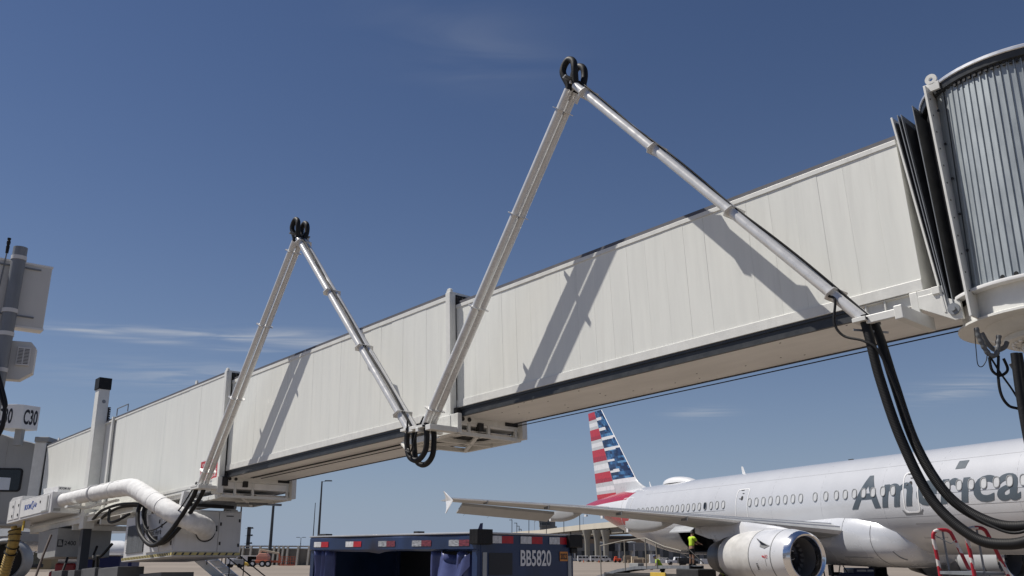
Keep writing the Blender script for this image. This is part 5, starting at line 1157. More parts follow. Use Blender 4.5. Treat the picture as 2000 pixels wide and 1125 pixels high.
for a in (-2.5, 4.6):
    for q in (-.55, .55):
        m = MB(); m.lathe([(-.11, .1), (-.11, .36), (.11, .36), (.11, .1), (-.11, .1)], (a, ys + q, .36), 'y', 18); m.build('wheel', TIRE, bl, smooth=40)

def skin_obj(name, joints, edges, m_, parent, root=0, sub=2):
    me = bpy.data.meshes.new(name); me.from_pydata([j[0] for j in joints], edges, []); me.materials.append(m_)
    o = bpy.data.objects.new(name, me); COL.objects.link(o); o.parent = parent
    sk_ = o.modifiers.new('skin', 'SKIN'); sk_.use_smooth_shade = True
    bpy.context.view_layer.update()
    for i, j in enumerate(joints):
        r = j[1] if isinstance(j[1], tuple) else (j[1], j[1]); me.skin_vertices[0].data[i].radius = r; me.skin_vertices[0].data[i].use_root = (i == root)
    ss = o.modifiers.new('smooth', 'SUBSURF'); ss.levels = sub; ss.render_levels = sub
    return o
def person(name, label, M, lean=0.0, arms='down', crouch=False, cap=True):
    """adult 1.76 m standing; local y forward. lean tips the trunk forward, crouch folds the legs"""
    p = thing(name, label, 'person', M, 'ramp workers in high visibility shirts')
    hp = .92 if not crouch else .42; ca, sa = math.cos(lean), math.sin(lean)
    def T_(x, y, z): return Vector((x, y * ca + z * sa, hp + z * ca - y * sa))
    J = []; E = []
    def j(pt, r, par=None):
        J.append((Vector(pt), r)); 
        if par is not None: E.append((par, len(J) - 1))
        return len(J) - 1
    pel = j(T_(0, 0, 0), (.15, .11)); bel = j(T_(0, 0, .18), (.145, .105), pel); ch = j(T_(0, .0, .38), (.165, .115), bel); nb = j(T_(0, -.01, .52), (.09, .08), ch); nk = j(T_(0, .01, .60), .052, nb); hd = j(T_(0, .03, .70), (.078, .095), nk); ht = j(T_(0, .025, .80), (.07, .085), hd)
    hands = []
    for sd in (-1, 1):
        sh = j(T_(sd * .20, -.01, .49), .062, nb)
        if arms == 'down': el, wr = T_(sd * .27, -.02, .22), T_(sd * .27, .08, -.02)
        else: el, wr = T_(sd * .26, .16, .30), T_(sd * .20, .42, .26)
        e_ = j(el, .046, sh); w_ = j(wr, .032, e_); dv = (Vector(wr) - Vector(el)).normalized(); pa = j(Vector(wr) + dv * .07, (.040, .022), w_); hands.append((Vector(wr) + dv * .07, dv, sd))
        if crouch: kn, an, to = (sd * .14, .36, .46), (sd * .14, .02, .10), (sd * .14, .20, .05)
        else: kn, an, to = (sd * .11, .02, .50), (sd * .12, -.02, .09), (sd * .13, .16, .04)
        h2 = j(T_(sd * .09, 0, -.06), .092, pel); k2 = j(kn, .062, h2); c2 = j((Vector(kn) * .62 + Vector(an) * .38), .058, k2); a2 = j(an, .042, c2); j(to, .042, a2)
    body = skin_obj('body', J, E, SKINP, p)
    for (c, dv, sd) in hands:
        m = MB(); sv = dv.cross(Vector((0, 1, 0))).normalized()
        for k in range(4): b_ = c + dv * .03 + sv * (.024 * (k - 1.5)); m.tube([b_, b_ + dv * .04, b_ + dv * (.06 + .01 * (k in (1, 2))) + Vector((0, .015, 0))], [.009, .008, .006], 6)
        b_ = c + Vector((0, .03, 0)); m.tube([b_, b_ + Vector((0, .03, 0)) + dv * .03, b_ + Vector((0, .035, 0)) + dv * .06], [.011, .009, .007], 6); m.build('fingers', SKINP, body, smooth=60)
    S = [(T_(0, 0, .02), (.170, .130)), (T_(0, 0, .2), (.165, .122)), (T_(0, 0, .38), (.182, .130)), (T_(0, -.01, .53), (.10, .09))]; SE = [(0, 1), (1, 2), (2, 3)]
    for sd in (-1, 1):
        k = len(S); S.append((T_(sd * .20, -.01, .49), .080)); SE.append((3, k)); el = T_(sd * .27, -.02, .22) if arms == 'down' else T_(sd * .26, .16, .30); S.append((T_(sd * .20, -.01, .49).lerp(el, .75), .072)); SE.append((k, k + 1))
    skin_obj('shirt', S, SE, HIVIS, p)
    L_ = [(T_(0, 0, .04), (.160, .118)), ]; LE_ = []
    for sd in (-1, 1):
        k = len(L_); L_.append((T_(sd * .095, 0, -.08), .105)); LE_.append((0, k)); kn = Vector((sd * .14, .36, .46)) if crouch else Vector((sd * .11, .02, .50)); L_.append((T_(sd * .095, 0, -.08).lerp(kn, .85), .085)); LE_.append((k, k + 1))
    skin_obj('shorts', L_, LE_, SHORTS, p)
    for sd in (-1, 1):
        an = Vector((sd * .14, .02, .10)) if crouch else Vector((sd * .12, -.02, .09))
        m = MB(); m.rings([[an + Vector((x * w2, y, z - .09)) for x, z in ((-1, 0), (1, 0), (1, hh), (-1, hh))] for y, w2, hh in ((-.09, .035, .10), (0, .045, .13), (.10, .05, .08), (.19, .03, .05))]); m.build('boot', DARK, p, smooth=50)
    m = MB(); c = T_(0, .015, .755); m.lathe([(-.02, .092), (.03, .09), (.07, .07), (.095, .03), (.10, .001)], c, 'z', 16); m.build('hair', HAIR if not cap else NAVY, p, smooth=60)
    # face: eyes, nose, mouth, ears
    m = MB(); hc = T_(0, .03, .72)
    f_ = lambda x, y, z: hc + Vector((x, y * ca + z * sa, z * ca - y * sa))
    m.tube([f_(0, .085, .02), f_(0, .115, -.02)], [.010, .016], 6); m.build('nose', SKINP, p, smooth=60)
    m = MB()
    for sd in (-1, 1): m.box(f_(sd * .032, .085, .02).x - .012, f_(sd * .032, .085, .02).x + .012, f_(0, .085, .02).y, f_(0, .10, .02).y, f_(0, .085, .02).z - .005, f_(0, .085, .02).z + .007)
    m.box(-.025, .025, f_(0, .085, -.055).y, f_(0, .102, -.055).y, f_(0, .09, -.055).z - .005, f_(0, .09, -.055).z + .004); m.build('eyes', DARK, p)
    m = MB()
    for sd in (-1, 1): m.tube([f_(sd * .078, .0, .025), f_(sd * .088, -.01, -.03)], [.02, .014], 6)
    m.build('ears', SKINP, p, smooth=60)
    return p
def inair(a, y, z): return AO + AD * a - AP * y + Vector((0, 0, z))     # y to starboard
q = inair(4.3, 2.6, 1.20); yaw_ = math.atan2(-AP.y * -1, 0)
faceM = Matrix.Translation(q) @ Matrix.Rotation(math.atan2(AP.y, AP.x) - math.pi / 2 + .15, 4, 'Z')
person('person', 'worker in lime shirt and black shorts standing at the open cargo door', faceM, lean=.12, arms='out', cap=False)
q = inair(.5, 2.05, 0.12)
person('person', 'worker in lime vest bending behind the belt loader rail', Matrix.Translation(q) @ Matrix.Rotation(R_(70), 4, 'Z'), lean=.55, arms='out')
q = inair(3.7, 0.4, 0.25)
person('person', 'worker in lime vest mostly hidden low beyond the loader deck', Matrix.Translation(q) @ Matrix.Rotation(R_(-60), 4, 'Z'), lean=.6, arms='out', crouch=True)
m = MB(); m.tube([inair(3.9, 3.1, 1.85), inair(5.2, 3.0, 1.50)], .025, 6); m.tube([inair(4.7, 3.1, 2.1), inair(5.9, 3.0, 1.35)], .03, 6); m.tube([inair(3.9, 3.1, 1.15), inair(3.9, 3.1, 1.85)], .025, 6)
tag(m.build('loader_handrail', RUBBER, None), 'black folding handrail in front of the worker at the cargo door', 'handrail')
bt = thing('baggage_tug', 'blue baggage tug with seat and steering wheel under the belly', 'tug', Matrix.Translation((16.2, 46, 0)))
m = MB(); m.box(-.3, 1.35, -.7, .7, .35, .95); m.box(.35, 1.35, -.72, .72, .9, 1.18); m.build('body', mat('tug blue paint', (.012, .02, .10), .4), bt, bevel=.05)
m = MB(); m.box(-.55, -.45, -.3, .3, .8, 1.45); m.box(-.5, -.05, -.3, .3, .85, .98); m.build('seat', RUBBER, bt, bevel=.04)
m = MB(); m.lathe([(-.01, .17), (.01, .19), (.01, .21), (-.01, .21), (-.01, .17)], (.1, 0, 1.3), 'z', 16); m.tube([(.3, 0, .95), (.1, 0, 1.3)], .025, 6); m.build('steering_wheel', RUBBER, bt)
m = MB(); m.bar((-.6, -.6, .4), (-.75, -.6, 1.9), .05, .05); m.bar((-.6, .6, .4), (-.75, .6, 1.9), .05, .05); m.bar((-.35, -.6, .9), (-.1, -.6, 1.9), .04, .04); m.build('post', DARK, bt)
m = MB(); m.box(.5, .95, -.728, -.722, 1.02, 1.10); m.box(1.0, 1.3, -.728, -.722, 1.02, 1.10); m.build('lettering', TEXTW, bt)
for x in (-.1, 1.0):
    for y in (-.6, .6):
        m = MB(); m.lathe([(-.12, .1), (-.12, .35), (.12, .35), (.12, .1), (-.12, .1)], (x, y, .35), 'y', 18); m.build('wheel', TIRE, bt, smooth=40)

# ------------------------------------------------------------------ left ground equipment
st = thing('service_stair', 'shiny aluminium service stair rising below the hazard striped air unit', 'stair', frame(-9.0, 33.0, -.1, R_(166)))
m = MB(); 
for y in (-.45, .45): m.bar((-.3, y, .1), (2.6, y, 2.0), .05, .26)
m.build('stringer', BRIGHT, st)
for i in range(8):
    m = MB(); m.box(-.2 + .33 * i, .06 + .33 * i, -.43, .43, .2 + .22 * i, .235 + .22 * i); m.build('step', BRIGHT, st)
m = MB()
for y in (-.48, .48):
    m.tube([(-.2, y, 1.0), (2.5, y, 2.75)], .022, 8)
    for i in range(4): m.tube([(-.2 + .9 * i, y, .25 + .58 * i), (-.2 + .9 * i, y, 1.0 + .58 * i)], .018, 8)
m.build('handrail', DARK, st, smooth=60)
tg = thing('ramp_tractor', 'dark red ramp tractor parked beyond the lift column', 'tractor', frame(-18.9, 39.5, 0, R_(10)))
m = MB(); m.box(-.3, 1.9, -.6, .6, .35, .95); m.box(-.1, .7, -.58, .58, .9, 1.28); m.build('body', REDP, tg, bevel=.07)
m = MB(); m.box(.95, 1.35, -.4, .4, .9, 1.1); m.box(1.3, 1.4, -.4, .4, 1.0, 1.45); m.build('seat', RUBBER, tg, bevel=.03)
m = MB(); m.box(-.33, -.28, -.4, .4, .9, .96); m.build('grille', BRIGHT, tg)
for x in (.1, 1.5):
    for y in (-.6, .6):
        m = MB(); m.lathe([(-.12, .1), (-.12, .36), (.12, .36), (.12, .1), (-.12, .1)], (x, y, .36), 'y', 18); m.build('wheel', TIRE, tg, smooth=40)
for i, (u, v, D, w2, lab) in enumerate(((205, 1094, 62, 2.6, 'blue covered cart behind the lift column'), (236, 1088, 66, 2.2, 'blue covered cart with pale top left of the air unit'))):
    p = W(u, v, D); c_ = thing('baggage_cart', lab, 'baggage cart', Matrix.Translation((p.x, p.y, 0)), 'distant blue carts')
    m = MB(); m.box(-w2 / 2, w2 / 2, -.7, .7, .4, 1.55); m.build('body', mat('tug blue paint', (.012, .02, .10), .4), c_, bevel=.05)
    m = MB(); m.box(-w2 / 2 - .05, w2 / 2 + .05, -.75, .75, 1.55, 1.68); m.build('roof', UNITW, c_, bevel=.04)
    for x in (-.8, .8):
        m = MB(); m.lathe([(-.7, .1), (-.7, .25), (.7, .25), (.7, .1)], (x, 0, .25), 'y', 12); m.build('wheel', TIRE, c_)
# preconditioned air hose and second aircraft at the left edge
m = MB(); P_ = spline([W(27, 1028, 40), W(29, 1040, 40), W(26, 1062, 40), W(19, 1085, 40.2), W(13, 1105, 40.3), W(4, 1135, 40.4)], 14); n_ = len(P_)
rs = [.12 if i < 8 else (.26 - .002 * (i - 8) if i < 42 else .20 + (.03 if i % 3 == 0 else 0)) for i in range(n_)]
tag(m.tube(P_, rs, 18).build('air_hose', YHOSE, None, smooth=50), 'yellow fabric air hose hanging from the air handler at the left edge', 'hose')
m = MB()
for i in (10, 17, 24, 31, 38): m.tube([P_[i], P_[i] + (P_[i + 1] - P_[i]).normalized() * .03], .272, 16)
tag(m.build('hose_strap', RUBBER, None), 'black straps wound round the yellow air hose', 'strap')
pa = thing('parked_airliner', 'grey airliner nacelle and wing edge at the lower left corner', 'airliner', Matrix.Translation((-28.25, 52, 0)))
m = MB(); m.lathe([(-4, .9), (-2.5, 1.2), (-.6, 1.25), (-.12, 1.18), (.0, 1.12), (.02, 1.06), (-.05, 1.0), (-.3, .96), (-1.2, .95), (-1.25, .1)], (0, 0, 0), 'x', 48); R90 = Matrix.Translation((0, 0, 1.25)) @ Matrix.Rotation(R_(-72), 4, 'Z'); m.v = [R90 @ v_ for v_ in m.v]; m.build('engine', GREYP, pa, smooth=45)
m = MB(); m.lathe([(-1.0, .93), (-1.0, .25), (-.8, .2), (-.6, .02)], (0, 0, 0), 'x', 24); m.v = [R90 @ v_ for v_ in m.v]; m.build('fan', DARK, pa, smooth=40)
m = MB(); m.rings([[Vector((-6, 2.5 + y, 2.5 + z)) for y, z in ((0, 0), (4.5, .1), (4.5, .3), (0.3, .5))], [Vector((0, 4 + y, 2.75 + z)) for y, z in ((0, 0), (3, .1), (3, .25), (0.3, .4))], [Vector((9, 8 + y, 3.1 + z)) for y, z in ((0, 0), (1.8, .05), (1.8, .18), (0.2, .25))]]); m.build('wing', WINGM, pa, smooth=40)
m = MB(); m.box(-.15, .15, .6, 5, 2.3, 2.9); m.build('pylon', GREYP, pa, bevel=.05)
m = MB(); m.lathe([(-12, .5), (-10.5, 1.4), (-8, 1.95), (22, 1.95), (30, .6)], (-7.5, 0, 3.8), 'y', 32); m.build('fuselage', SKIN, pa, smooth=40)
# far airliner with a name on its side
p = W(64, 1075, 150); fa = thing('far_airliner', 'distant white airliner body with black slanted lettering seen below the cab', 'airliner', Matrix.Translation((p.x, p.y, 0)))
m = MB(); m.lathe([(-16, .4), (-12, 1.5), (-7, 1.78), (14, 1.78), (17, 1.1), (18, .2)], (0, 0, 2.05), 'x', 24); m.build('fuselage', WINGW, fa, smooth=50)
lettering('FRONTIER', lambda x, y: (-2.3 + x, -1.72, 2.05 + y), w=4.4, h=.75, bold=.05, shear=.25).build('lettering', TEXTK, fa)
m = MB(); m.prism([(-15, 3.2), (-11, 3.4), (-14.5, 8), (-16.5, 8)], lambda a, z, d: (a, d, z), -.15, .15); m.build('fin', WINGW, fa)
for k, (u, v, D, lab) in enumerate(((57, 1098, 95, 'camouflage green ground loader parked left of the machinery box'), )):
    p = W(u, v, D); gl = thing('ground_loader', lab, 'loader', Matrix.Translation((p.x, p.y, 0))); m = MB()
    m.box(-1.1, 1.1, -.8, .8, .35, .7); m.build('chassis', DARK, gl, bevel=.03)
    m = MB()
    for i in range(4): m.box(-1.0 + .55 * i, -.6 + .55 * i, -.6, .6, .7, 1.6 + .2 * (i % 2)); 
    m.bar((-1, -.8, .8), (1.1, -.8, 2.0), .08, .08); m.bar((-1, -.8, 2.0), (1.1, -.8, 2.0), .08, .08); m.bar((-1, -.8, .8), (-1, -.8, 2.0), .08, .08); m.build('cargo', mat('olive crates', (.10, .10, .07), .7, var=.4), gl, bevel=.02)
p = W(85, 1096, 100); sr = thing('loading_ramp', 'tan sloping loading ramp behind the machinery box', 'ramp', Matrix.Translation((p.x, p.y, 0)))
m = MB(); m.prism([(-1.4, .1), (1.2, .1), (1.2, 2.2), (.9, 2.4)], P, -.7, .7); m.build('ramp', mat('tan ramp', (.25, .20, .11), .7), sr)
m = MB(); m.tube([W(100, 1045, 34), W(84, 1085, 33.5), W(69, 1128, 33)], .045, 8); tag(m.build('tow_bar', mat('rusty bar', (.06, .035, .025), .6), None), 'rusty brown bar slanting down from the machinery box', 'bar')
m = MB(); p = W(235, 1075, 330); m.box(p.x - 1, p.x + 5, p.y, p.y + 6, 0, 5.6); o = m.build('block_building', mat('tan block', (.38, .27, .19), .8), None); tag(o, 'small tan block building far off left of the air unit', 'building')
m = MB(); p = W(205, 1078, 360); m.box(p.x - 9, p.x + 9, p.y, p.y + 8, 0, 2.6); o = m.build('low_building', mat('slate roof', (.16, .18, .2), .7), None); tag(o, 'low slate grey building far off left of the air unit', 'building')

# ------------------------------------------------------------------ ribbed perimeter wall, lift, trailers and masts (middle distance, left of centre)
DW = 168
pw = thing('perimeter_wall', 'long weathered concrete wall with tall buttress ribs in the middle distance', 'wall')
x0_, x1_ = W(440, 1085, DW).x, W(700, 1085, DW).x
m = MB(); m.box(x0_, x1_, DW, DW + .4, 0, 2.75); m.build('wall_face', CONCD, pw)
m = MB(); m.box(x0_, x1_, DW - .12, DW + .5, 2.75, 2.9); m.box(x0_, x1_, DW - .2, DW + .6, 3.12, 3.35); m.build('coping', CONC, pw)
xr = [W(u, 1085, DW).x for u in (467, 473.5, 489, 506.5, 524, 534, 543, 551.5, 560.5, 581, 602, 625, 648, 670)]
for x in xr:
    m = MB(); m.prism([(DW - .05, 0), (DW - 1.3, 0), (DW - .55, 3.3), (DW - .05, 3.3)], lambda p, q, d: (d, p, q), x, x + .32); m.build('buttress', CONC, pw)
m = MB()
for i in range(60): x = x0_ + i * .42 + random.uniform(-.1, .1); m.tube([(x, DW + .3, 3.35), (x + .05, DW + .3, 3.5)], .012, 4)
m.build('wall_fence', STEEL, pw)
def mastlight(u0, v0, v1, D, r, lab, head=None, u1=None, nm='light_mast', grp='tall light masts'):
    b_ = W(u1 if u1 else u0, v1, D); tp = W(u0, v0, D); h_ = thing(nm, lab, 'light mast', Matrix.Translation((tp.x, D, 0)), grp)
    m = MB(); m.lathe([(0, r * 1.5), (.4, r * 1.5), (.4, r * 1.2), (tp.z, r * .6), (tp.z, .001)], (0, 0, 0), 'z', 10); m.build('pole', mat('dark mast steel', (.05, .055, .06), .6), h_, smooth=40)
    if head:
        m = MB()
        for d_ in head: m.bar((0, 0, tp.z - .1), (d_ * .9, 0, tp.z + .05), .06, .06); m.box(d_ * .5, d_ * 1.6, -.25, .25, tp.z, tp.z + .16)
        m.build('lamp_head', mat('dark mast steel', (.05, .055, .06), .6), h_)
        m = MB(); m.box(-.12, .12, -.12, .12, tp.z * .72, tp.z * .72 + .3); m.build('camera_box', DARK, h_)
    return h_
mastlight(541, 900, 1100, 165, .26, 'dark mast rising behind the tunnel end above the orange lift')
mastlight(629, 940, 1100, 150, .20, 'dark light mast with lamp head left of the baggage cart', head=(1, ))
mastlight(477, 930, 1100, 160, .16, 'thin mast rising just right of the air unit edge')
mastlight(616, 982, 1100, 175, .10, 'thin lattice mast close beside the lamp headed mast')
mastlight(588, 1050, 1085, 320, .14, 'small far lamp on a short pole above the concrete wall', head=(-1, 1))
p = W(481, 1100, 172); ft = thing('floodlight_tower', 'dark floodlight tower with three tiers of lamps above the trailers', 'floodlight', Matrix.Translation((p.x, p.y, 0)))
m = MB(); m.box(-.28, .28, -.28, .28, 0, 6.7); m.build('tower', mat('dark mast steel', (.05, .055, .06), .6), ft)
for z in (3.7, 5.1, 6.4):
    m = MB(); m.bar((-.6, -.3, z), (.95, -.3, z), .05, .05); m.build('cross_arm', DARK, ft)
    for x in (.0, .35, .7):
        m = MB(); m.rings([[Vector((x + a * .16, -.55, z + .1 + b_ * .14)) for a, b_ in ((-1, -1), (1, -1), (1, 1), (-1, 1))], [Vector((x + a * .09, -.2, z + .18 + b_ * .08)) for a, b_ in ((-1, -1), (1, -1), (1, 1), (-1, 1))]]); m.build('lamp', DARK, ft)
# orange boom lift
p = W(512, 1107, 140); lf = thing('boom_lift', 'orange boom lift with cream arm and basket parked before the wall', 'boom lift', Matrix.Translation((p.x, 140, 0)))
m = MB(); m.box(-.9, 1.2, -1.0, 1.0, .55, .95); m.build('chassis', ORANGE, lf, bevel=.05)
m = MB(); m.rings([[Vector((x, y, z)) for x, y in ((-.75, -.8), (.9, -.8), (.9, .8), (-.75, .8))] for z in (.95,)] + [[Vector((x, y, z)) for x, y in ((-.8, -.8), (.95, -.8), (.95, .8), (-.8, .8))] for z in (1.5,)] + [[Vector((x, y, 1.95)) for x, y in ((-.4, -.7), (.6, -.7), (.6, .7), (-.4, .7))]]); m.build('counterweight', mat('faded orange', (.55, .24, .17), .5), lf, bevel=.06)
m = MB(); m.bar((-.7, 0, 1.0), (-.4, 0, 2.45), .3, .3); m.bar((-.45, 0, 2.45), (2.4, 0, 1.9), .28, .3); m.build('arm', CREAM, lf, bevel=.03)
m = MB(); m.bar((2.4, 0, 1.9), (2.5, 0, .8), .16, .2); m.bar((1.2, 0, .8), (2.7, 0, .75), .2, .3); m.build('jib', ORANGE, lf)
m = MB()
for x in (2.6, 3.3, 4.0, 4.7): m.bar((x, -.6, .3), (x, -.6, 1.5), .06, .06); m.bar((x, .6, .3), (x, .6, 1.5), .06, .06)
for z in (.35, .8, 1.15, 1.5): m.bar((2.6, -.6, z), (4.7, -.6, z), .06, .06); m.bar((2.6, .6, z), (4.7, .6, z), .06, .06)
m.bar((2.6, -.6, 1.8), (3.0, -.6, .3), .1, .1); m.box(2.6, 4.7, -.6, .6, .2, .27); m.build('basket', ORANGE, lf)
for x in (-1.2, .25, 1.1):
    m = MB(); m.lathe([(-.2, .12), (-.2, .46), (.2, .46), (.2, .12), (-.2, .12)], (x, -.9, .46), 'y', 18); wq = m.build('wheel', TIRE, lf, smooth=40)
    m = MB(); m.lathe([(-.215, .001), (-.215, .24), (-.2, .24)], (x, -.9, .46), 'y', 14); m.build('rim', WHITE, wq)
# two shelter trailers and a cart
for k, (u0, u1, v0, D, lab) in enumerate(((466, 505, 1085, 145, 'white canopy trailer with dark open bays beside the orange lift'),)):
    a, b_ = W(u0, v0, D), W(u1, v0, D); tr = thing('canopy_trailer', lab, 'trailer', Matrix.Translation((a.x, D, 0))); L_ = b_.x - a.x; h_ = a.z
    m = MB(); m.box(-.1, L_, -1.0, 1.2, h_ - .12, h_); m.build('roof', WHITE, tr, bevel=.02)
    m = MB(); m.box(0, L_, 1.1, 1.2, .5, h_ - .12); m.build('back_wall', DARK, tr)
    m = MB(); m.box(0, .12, -1, 1.1, .5, h_ - .1); m.box(.9, 1.7, -1.0, -.9, .45, h_ - .12); m.build('side_panel', WHITE, tr)
    for x in (2.4, ): m = MB(); m.box(x, x + .5, -1.05, -.6, .55, 1.0); m.build('white_box', WHITE, tr)
    for x in (1.9, 2.6):
        m = MB(); m.lathe([(-.9, .1), (-.9, .3), (-.6, .3), (-.6, .1)], (x, 0, .3), 'y', 12); m.build('wheel', TIRE, tr)
    m = MB(); m.box(0, L_, -1, 1.2, .35, .5); m.build('deck', GREYP, tr)
p = W(452, 1108, 130); uc = thing('utility_cart', 'small grey utility cart left of the canopy trailer', 'cart', Matrix.Translation((p.x, 130, 0)))
m = MB(); m.box(-.6, .4, -.6, .6, .45, 1.25); m.build('body', WHITE, uc, bevel=.03); m = MB(); m.box(.4, 1.5, -.6, .6, .4, 1.1); m.build('cargo_box', GREYP, uc, bevel=.03)
for x in (-.2, 1.2): m = MB(); m.lathe([(-.6, .1), (-.6, .28), (.6, .28), (.6, .1)], (x, 0, .28), 'y', 12); m.build('wheel', TIRE, uc)
p = W(473, 1102, 142); m = MB(); m.prism([(-1, .15), (1, .15), (.9, .5), (.2, .75), (-.9, .5)], P, -.4, .4); o = m.build('yellow_chock_cart', YEL, None); o.location = (p.x, 142, 0); tag(o, 'low yellow towing frame in front of the canopy trailer', 'towing frame')

# ------------------------------------------------------------------ elevated guideway, control tower, terminal and parked vehicles (far right)
vd = thing('elevated_guideway', 'pale concrete elevated guideway curving past the control tower on flared piers', 'viaduct')
pa_ = [W(990, 1042, 560), W(1020, 1038, 500), W(1060, 1035, 440), W(1100, 1030, 400), W(1150, 1024, 360), W(1200, 1019, 330), W(1260, 1012, 300), W(1330, 1004, 275)]
PP = spline(pa_, 6)
m = MB(); rg_ = []; rd_ = []
for i, q in enumerate(PP):
    d = (PP[min(i + 1, len(PP) - 1)] - PP[max(i - 1, 0)]); d.z = 0; d.normalize(); s_ = Vector((d.y, -d.x, 0)); 
    if s_.y > 0: s_ = -s_
    rd_.append([q + s_ * 1.2 + Vector((0, 0, 0)), q + s_ * 1.2 + Vector((0, 0, -2.0)), q - s_ * 9 + Vector((0, 0, -2.0)), q - s_ * 9])
    rg_.append([q + s_ * .2 + Vector((0, 0, -2.0)), q + s_ * .2 + Vector((0, 0, -4.0)), q - s_ * 8 + Vector((0, 0, -4.0)), q - s_ * 8 + Vector((0, 0, -2.0))])
m.rings(rd_); m.build('parapet', mat('guideway concrete', (.52, .48, .40), .8, var=.06, vscale=.1), vd)
m = MB(); m.rings(rg_); m.build('girder', CONCD, vd)
m = MB()
for i in range(2, len(PP) - 1, 3):
    q = PP[i]; d = (PP[i + 1] - PP[i - 1]); d.z = 0; d.normalize(); s_ = Vector((d.y, -d.x, 0)); s_ = s_ if s_.y < 0 else -s_
    m.bar(q + s_ * .35 + Vector((0, 0, -2.0)), q + s_ * .35 + Vector((0, 0, -4.0)), .35, .35)
m.build('girder_joint', DARK, vd)
for u, D in ((1147, 352), (1166.5, 343), (1183.5, 335)):
    q = W(u, 1060, D); m = MB(); zt = 1.62 + (1087 - 1036) / 1827 * D; m.rings([[Vector((q.x + r * math.copysign(abs(math.cos(t_)) ** .6, math.cos(t_)), D + 1.2 * r * math.copysign(abs(math.sin(t_)) ** .6, math.sin(t_)), z)) for t_ in [2 * math.pi * k / 16 for k in range(16)]] for z, r in ((0, .95), (zt - 4.2, .98), (zt - 2.2, 1.25), (zt - .6, 1.75), (zt, 1.8))]); m.build('pier', mat('pier concrete', (.26, .25, .22), .85, var=.1, vscale=.2), vd, smooth=40)
tip = [(1000, 1016, 1041, 520, 'lamp on the guideway, leftmost of the cluster'), (1009.5, 1022, 1041, 480, 'lamp on the guideway, second of the cluster'), (1033, 1007, 1038, 420, 'tall lamp on the guideway between the cluster and the control tower'), (1014, 1028, 1040, 540, 'short far lamp in the guideway cluster'), (1067, 1002, 1034, 380, 'lamp standing before the control tower'), (1101, 1000, 1030, 350, 'lamp rising behind the outer wing fairing'), (1132, 1003, 1027, 330, 'lamp rising between the two wing fairings'), (1018, 1034, 1040, 600, 'shortest farthest lamp of the guideway cluster')]
for u, v0, v1, D, lab in tip:
    q = W(u, v0, D); h_ = thing('street_lamp', lab, 'street lamp', Matrix.Translation((q.x, D, 0)), 'lamps along the elevated guideway')
    zb = W(u, v1, D).z - 2; m = MB(); m.bar((0, 0, zb), (0, 0, q.z), D * .0007, D * .0007); m.build('pole', mat('dark mast steel', (.05, .055, .06), .6), h_)
    m = MB(); m.box(-D * .003, D * .0003, -.2, .2, q.z - .05, q.z + D * .0005); m.build('lamp_head', mat('dark mast steel', (.05, .055, .06), .6), h_)
for u, v0, D, lab in ((1044, 1010, 500, 'thin aerial mast left of the control tower'), (1057, 1010, 560, 'thin aerial mast at the control tower side'), (1139, 1010, 420, 'thin aerial mast right of the control tower')):
    q = W(u, v0, D); m = MB(); m.bar((q.x, D, 5), (q.x, D, q.z), D * .00035, D * .00035); tag(m.build('aerial_mast', GREYP, None), lab, 'mast', 'thin aerial masts by the guideway')
TD = 600; tw = thing('control_tower', 'dark glazed airport control tower stub beyond the guideway', 'control tower'); S6 = TD / 1827
c0 = W(1054, 1040, TD); k = lambda px: px * S6
DG = mat('tower dark glass', (.035, .04, .045), .2); TC = mat('tower concrete', (.16, .165, .165), .8)
m = MB(); m.box(c0.x + k(1), c0.x + k(34), TD, TD + 12, 0, c0.z + k(12)); m.build('tower_shaft', TC, tw)
m = MB(); m.rings([[Vector((c0.x + k(x), TD - 1 + y * 12, z)) for x, y in ((-e, 0), (20 + e, 0), (20 + e, 1), (-e, 1))] for e, z in ((1, c0.z + k(21)), (-.5, c0.z + k(29)))]); m.build('cab_glazing', DG, tw)
m = MB(); m.box(c0.x - k(1), c0.x + k(21), TD - 1.5, TD + 11, c0.z + k(29), c0.z + k(32)); m.box(c0.x, c0.x + k(20), TD - 1.2, TD + 11, c0.z + k(12), c0.z + k(21)); m.box(c0.x + k(20), c0.x + k(31), TD, TD + 9, c0.z + k(12), c0.z + k(24)); m.build('tower_band', TC, tw)
m = MB(); m.rings([[Vector((c0.x + k(x), TD - 1.3, c0.z + k(z))) for x in (.3, 19.7)] for z in (14, 19)], caps=False, closed=False); m.build('window_band', DG, tw)
m = MB()
for x in (4, 9, 14, 18): m.bar((c0.x + k(x), TD + 3, c0.z + k(32)), (c0.x + k(x), TD + 3, c0.z + k(35 + (x % 5))), .25, .25)
m.build('roof_aerial', DARK, tw)
TB = 440; tm_ = thing('terminal_building', 'long low terminal with brown cladding and grey glass behind the guideway piers', 'building'); xL, xR = W(1095, 1080, TB).x, W(1420, 1080, TB).x
zt, zm = W(1200, 1046, TB).z, W(1200, 1064, TB).z
m = MB(); m.box(xL, xR, TB, TB + 30, zm, zt); m.build('upper_cladding', BROWNB, tm_)
m = MB(); m.box(xL, xR, TB - .3, TB - .02, zm + 2.6, zm + 3.6); m.build('dark_band', DARK, tm_)
m = MB(); m.box(xL, xR, TB + 1, TB + 30, 0, zm); m.build('lower_storey', BLDG, tm_)
x = xL + 1; i = 0
while x < xR - 3:
    m = MB(); m.box(x, x + 2.6, TB + .82, TB + .98, .8 if i % 3 else 0, zm - .8); m.build('window', mat('terminal glass', (.03, .035, .04), .15), tm_); x += 4.2 + (i % 3) * .6; i += 1
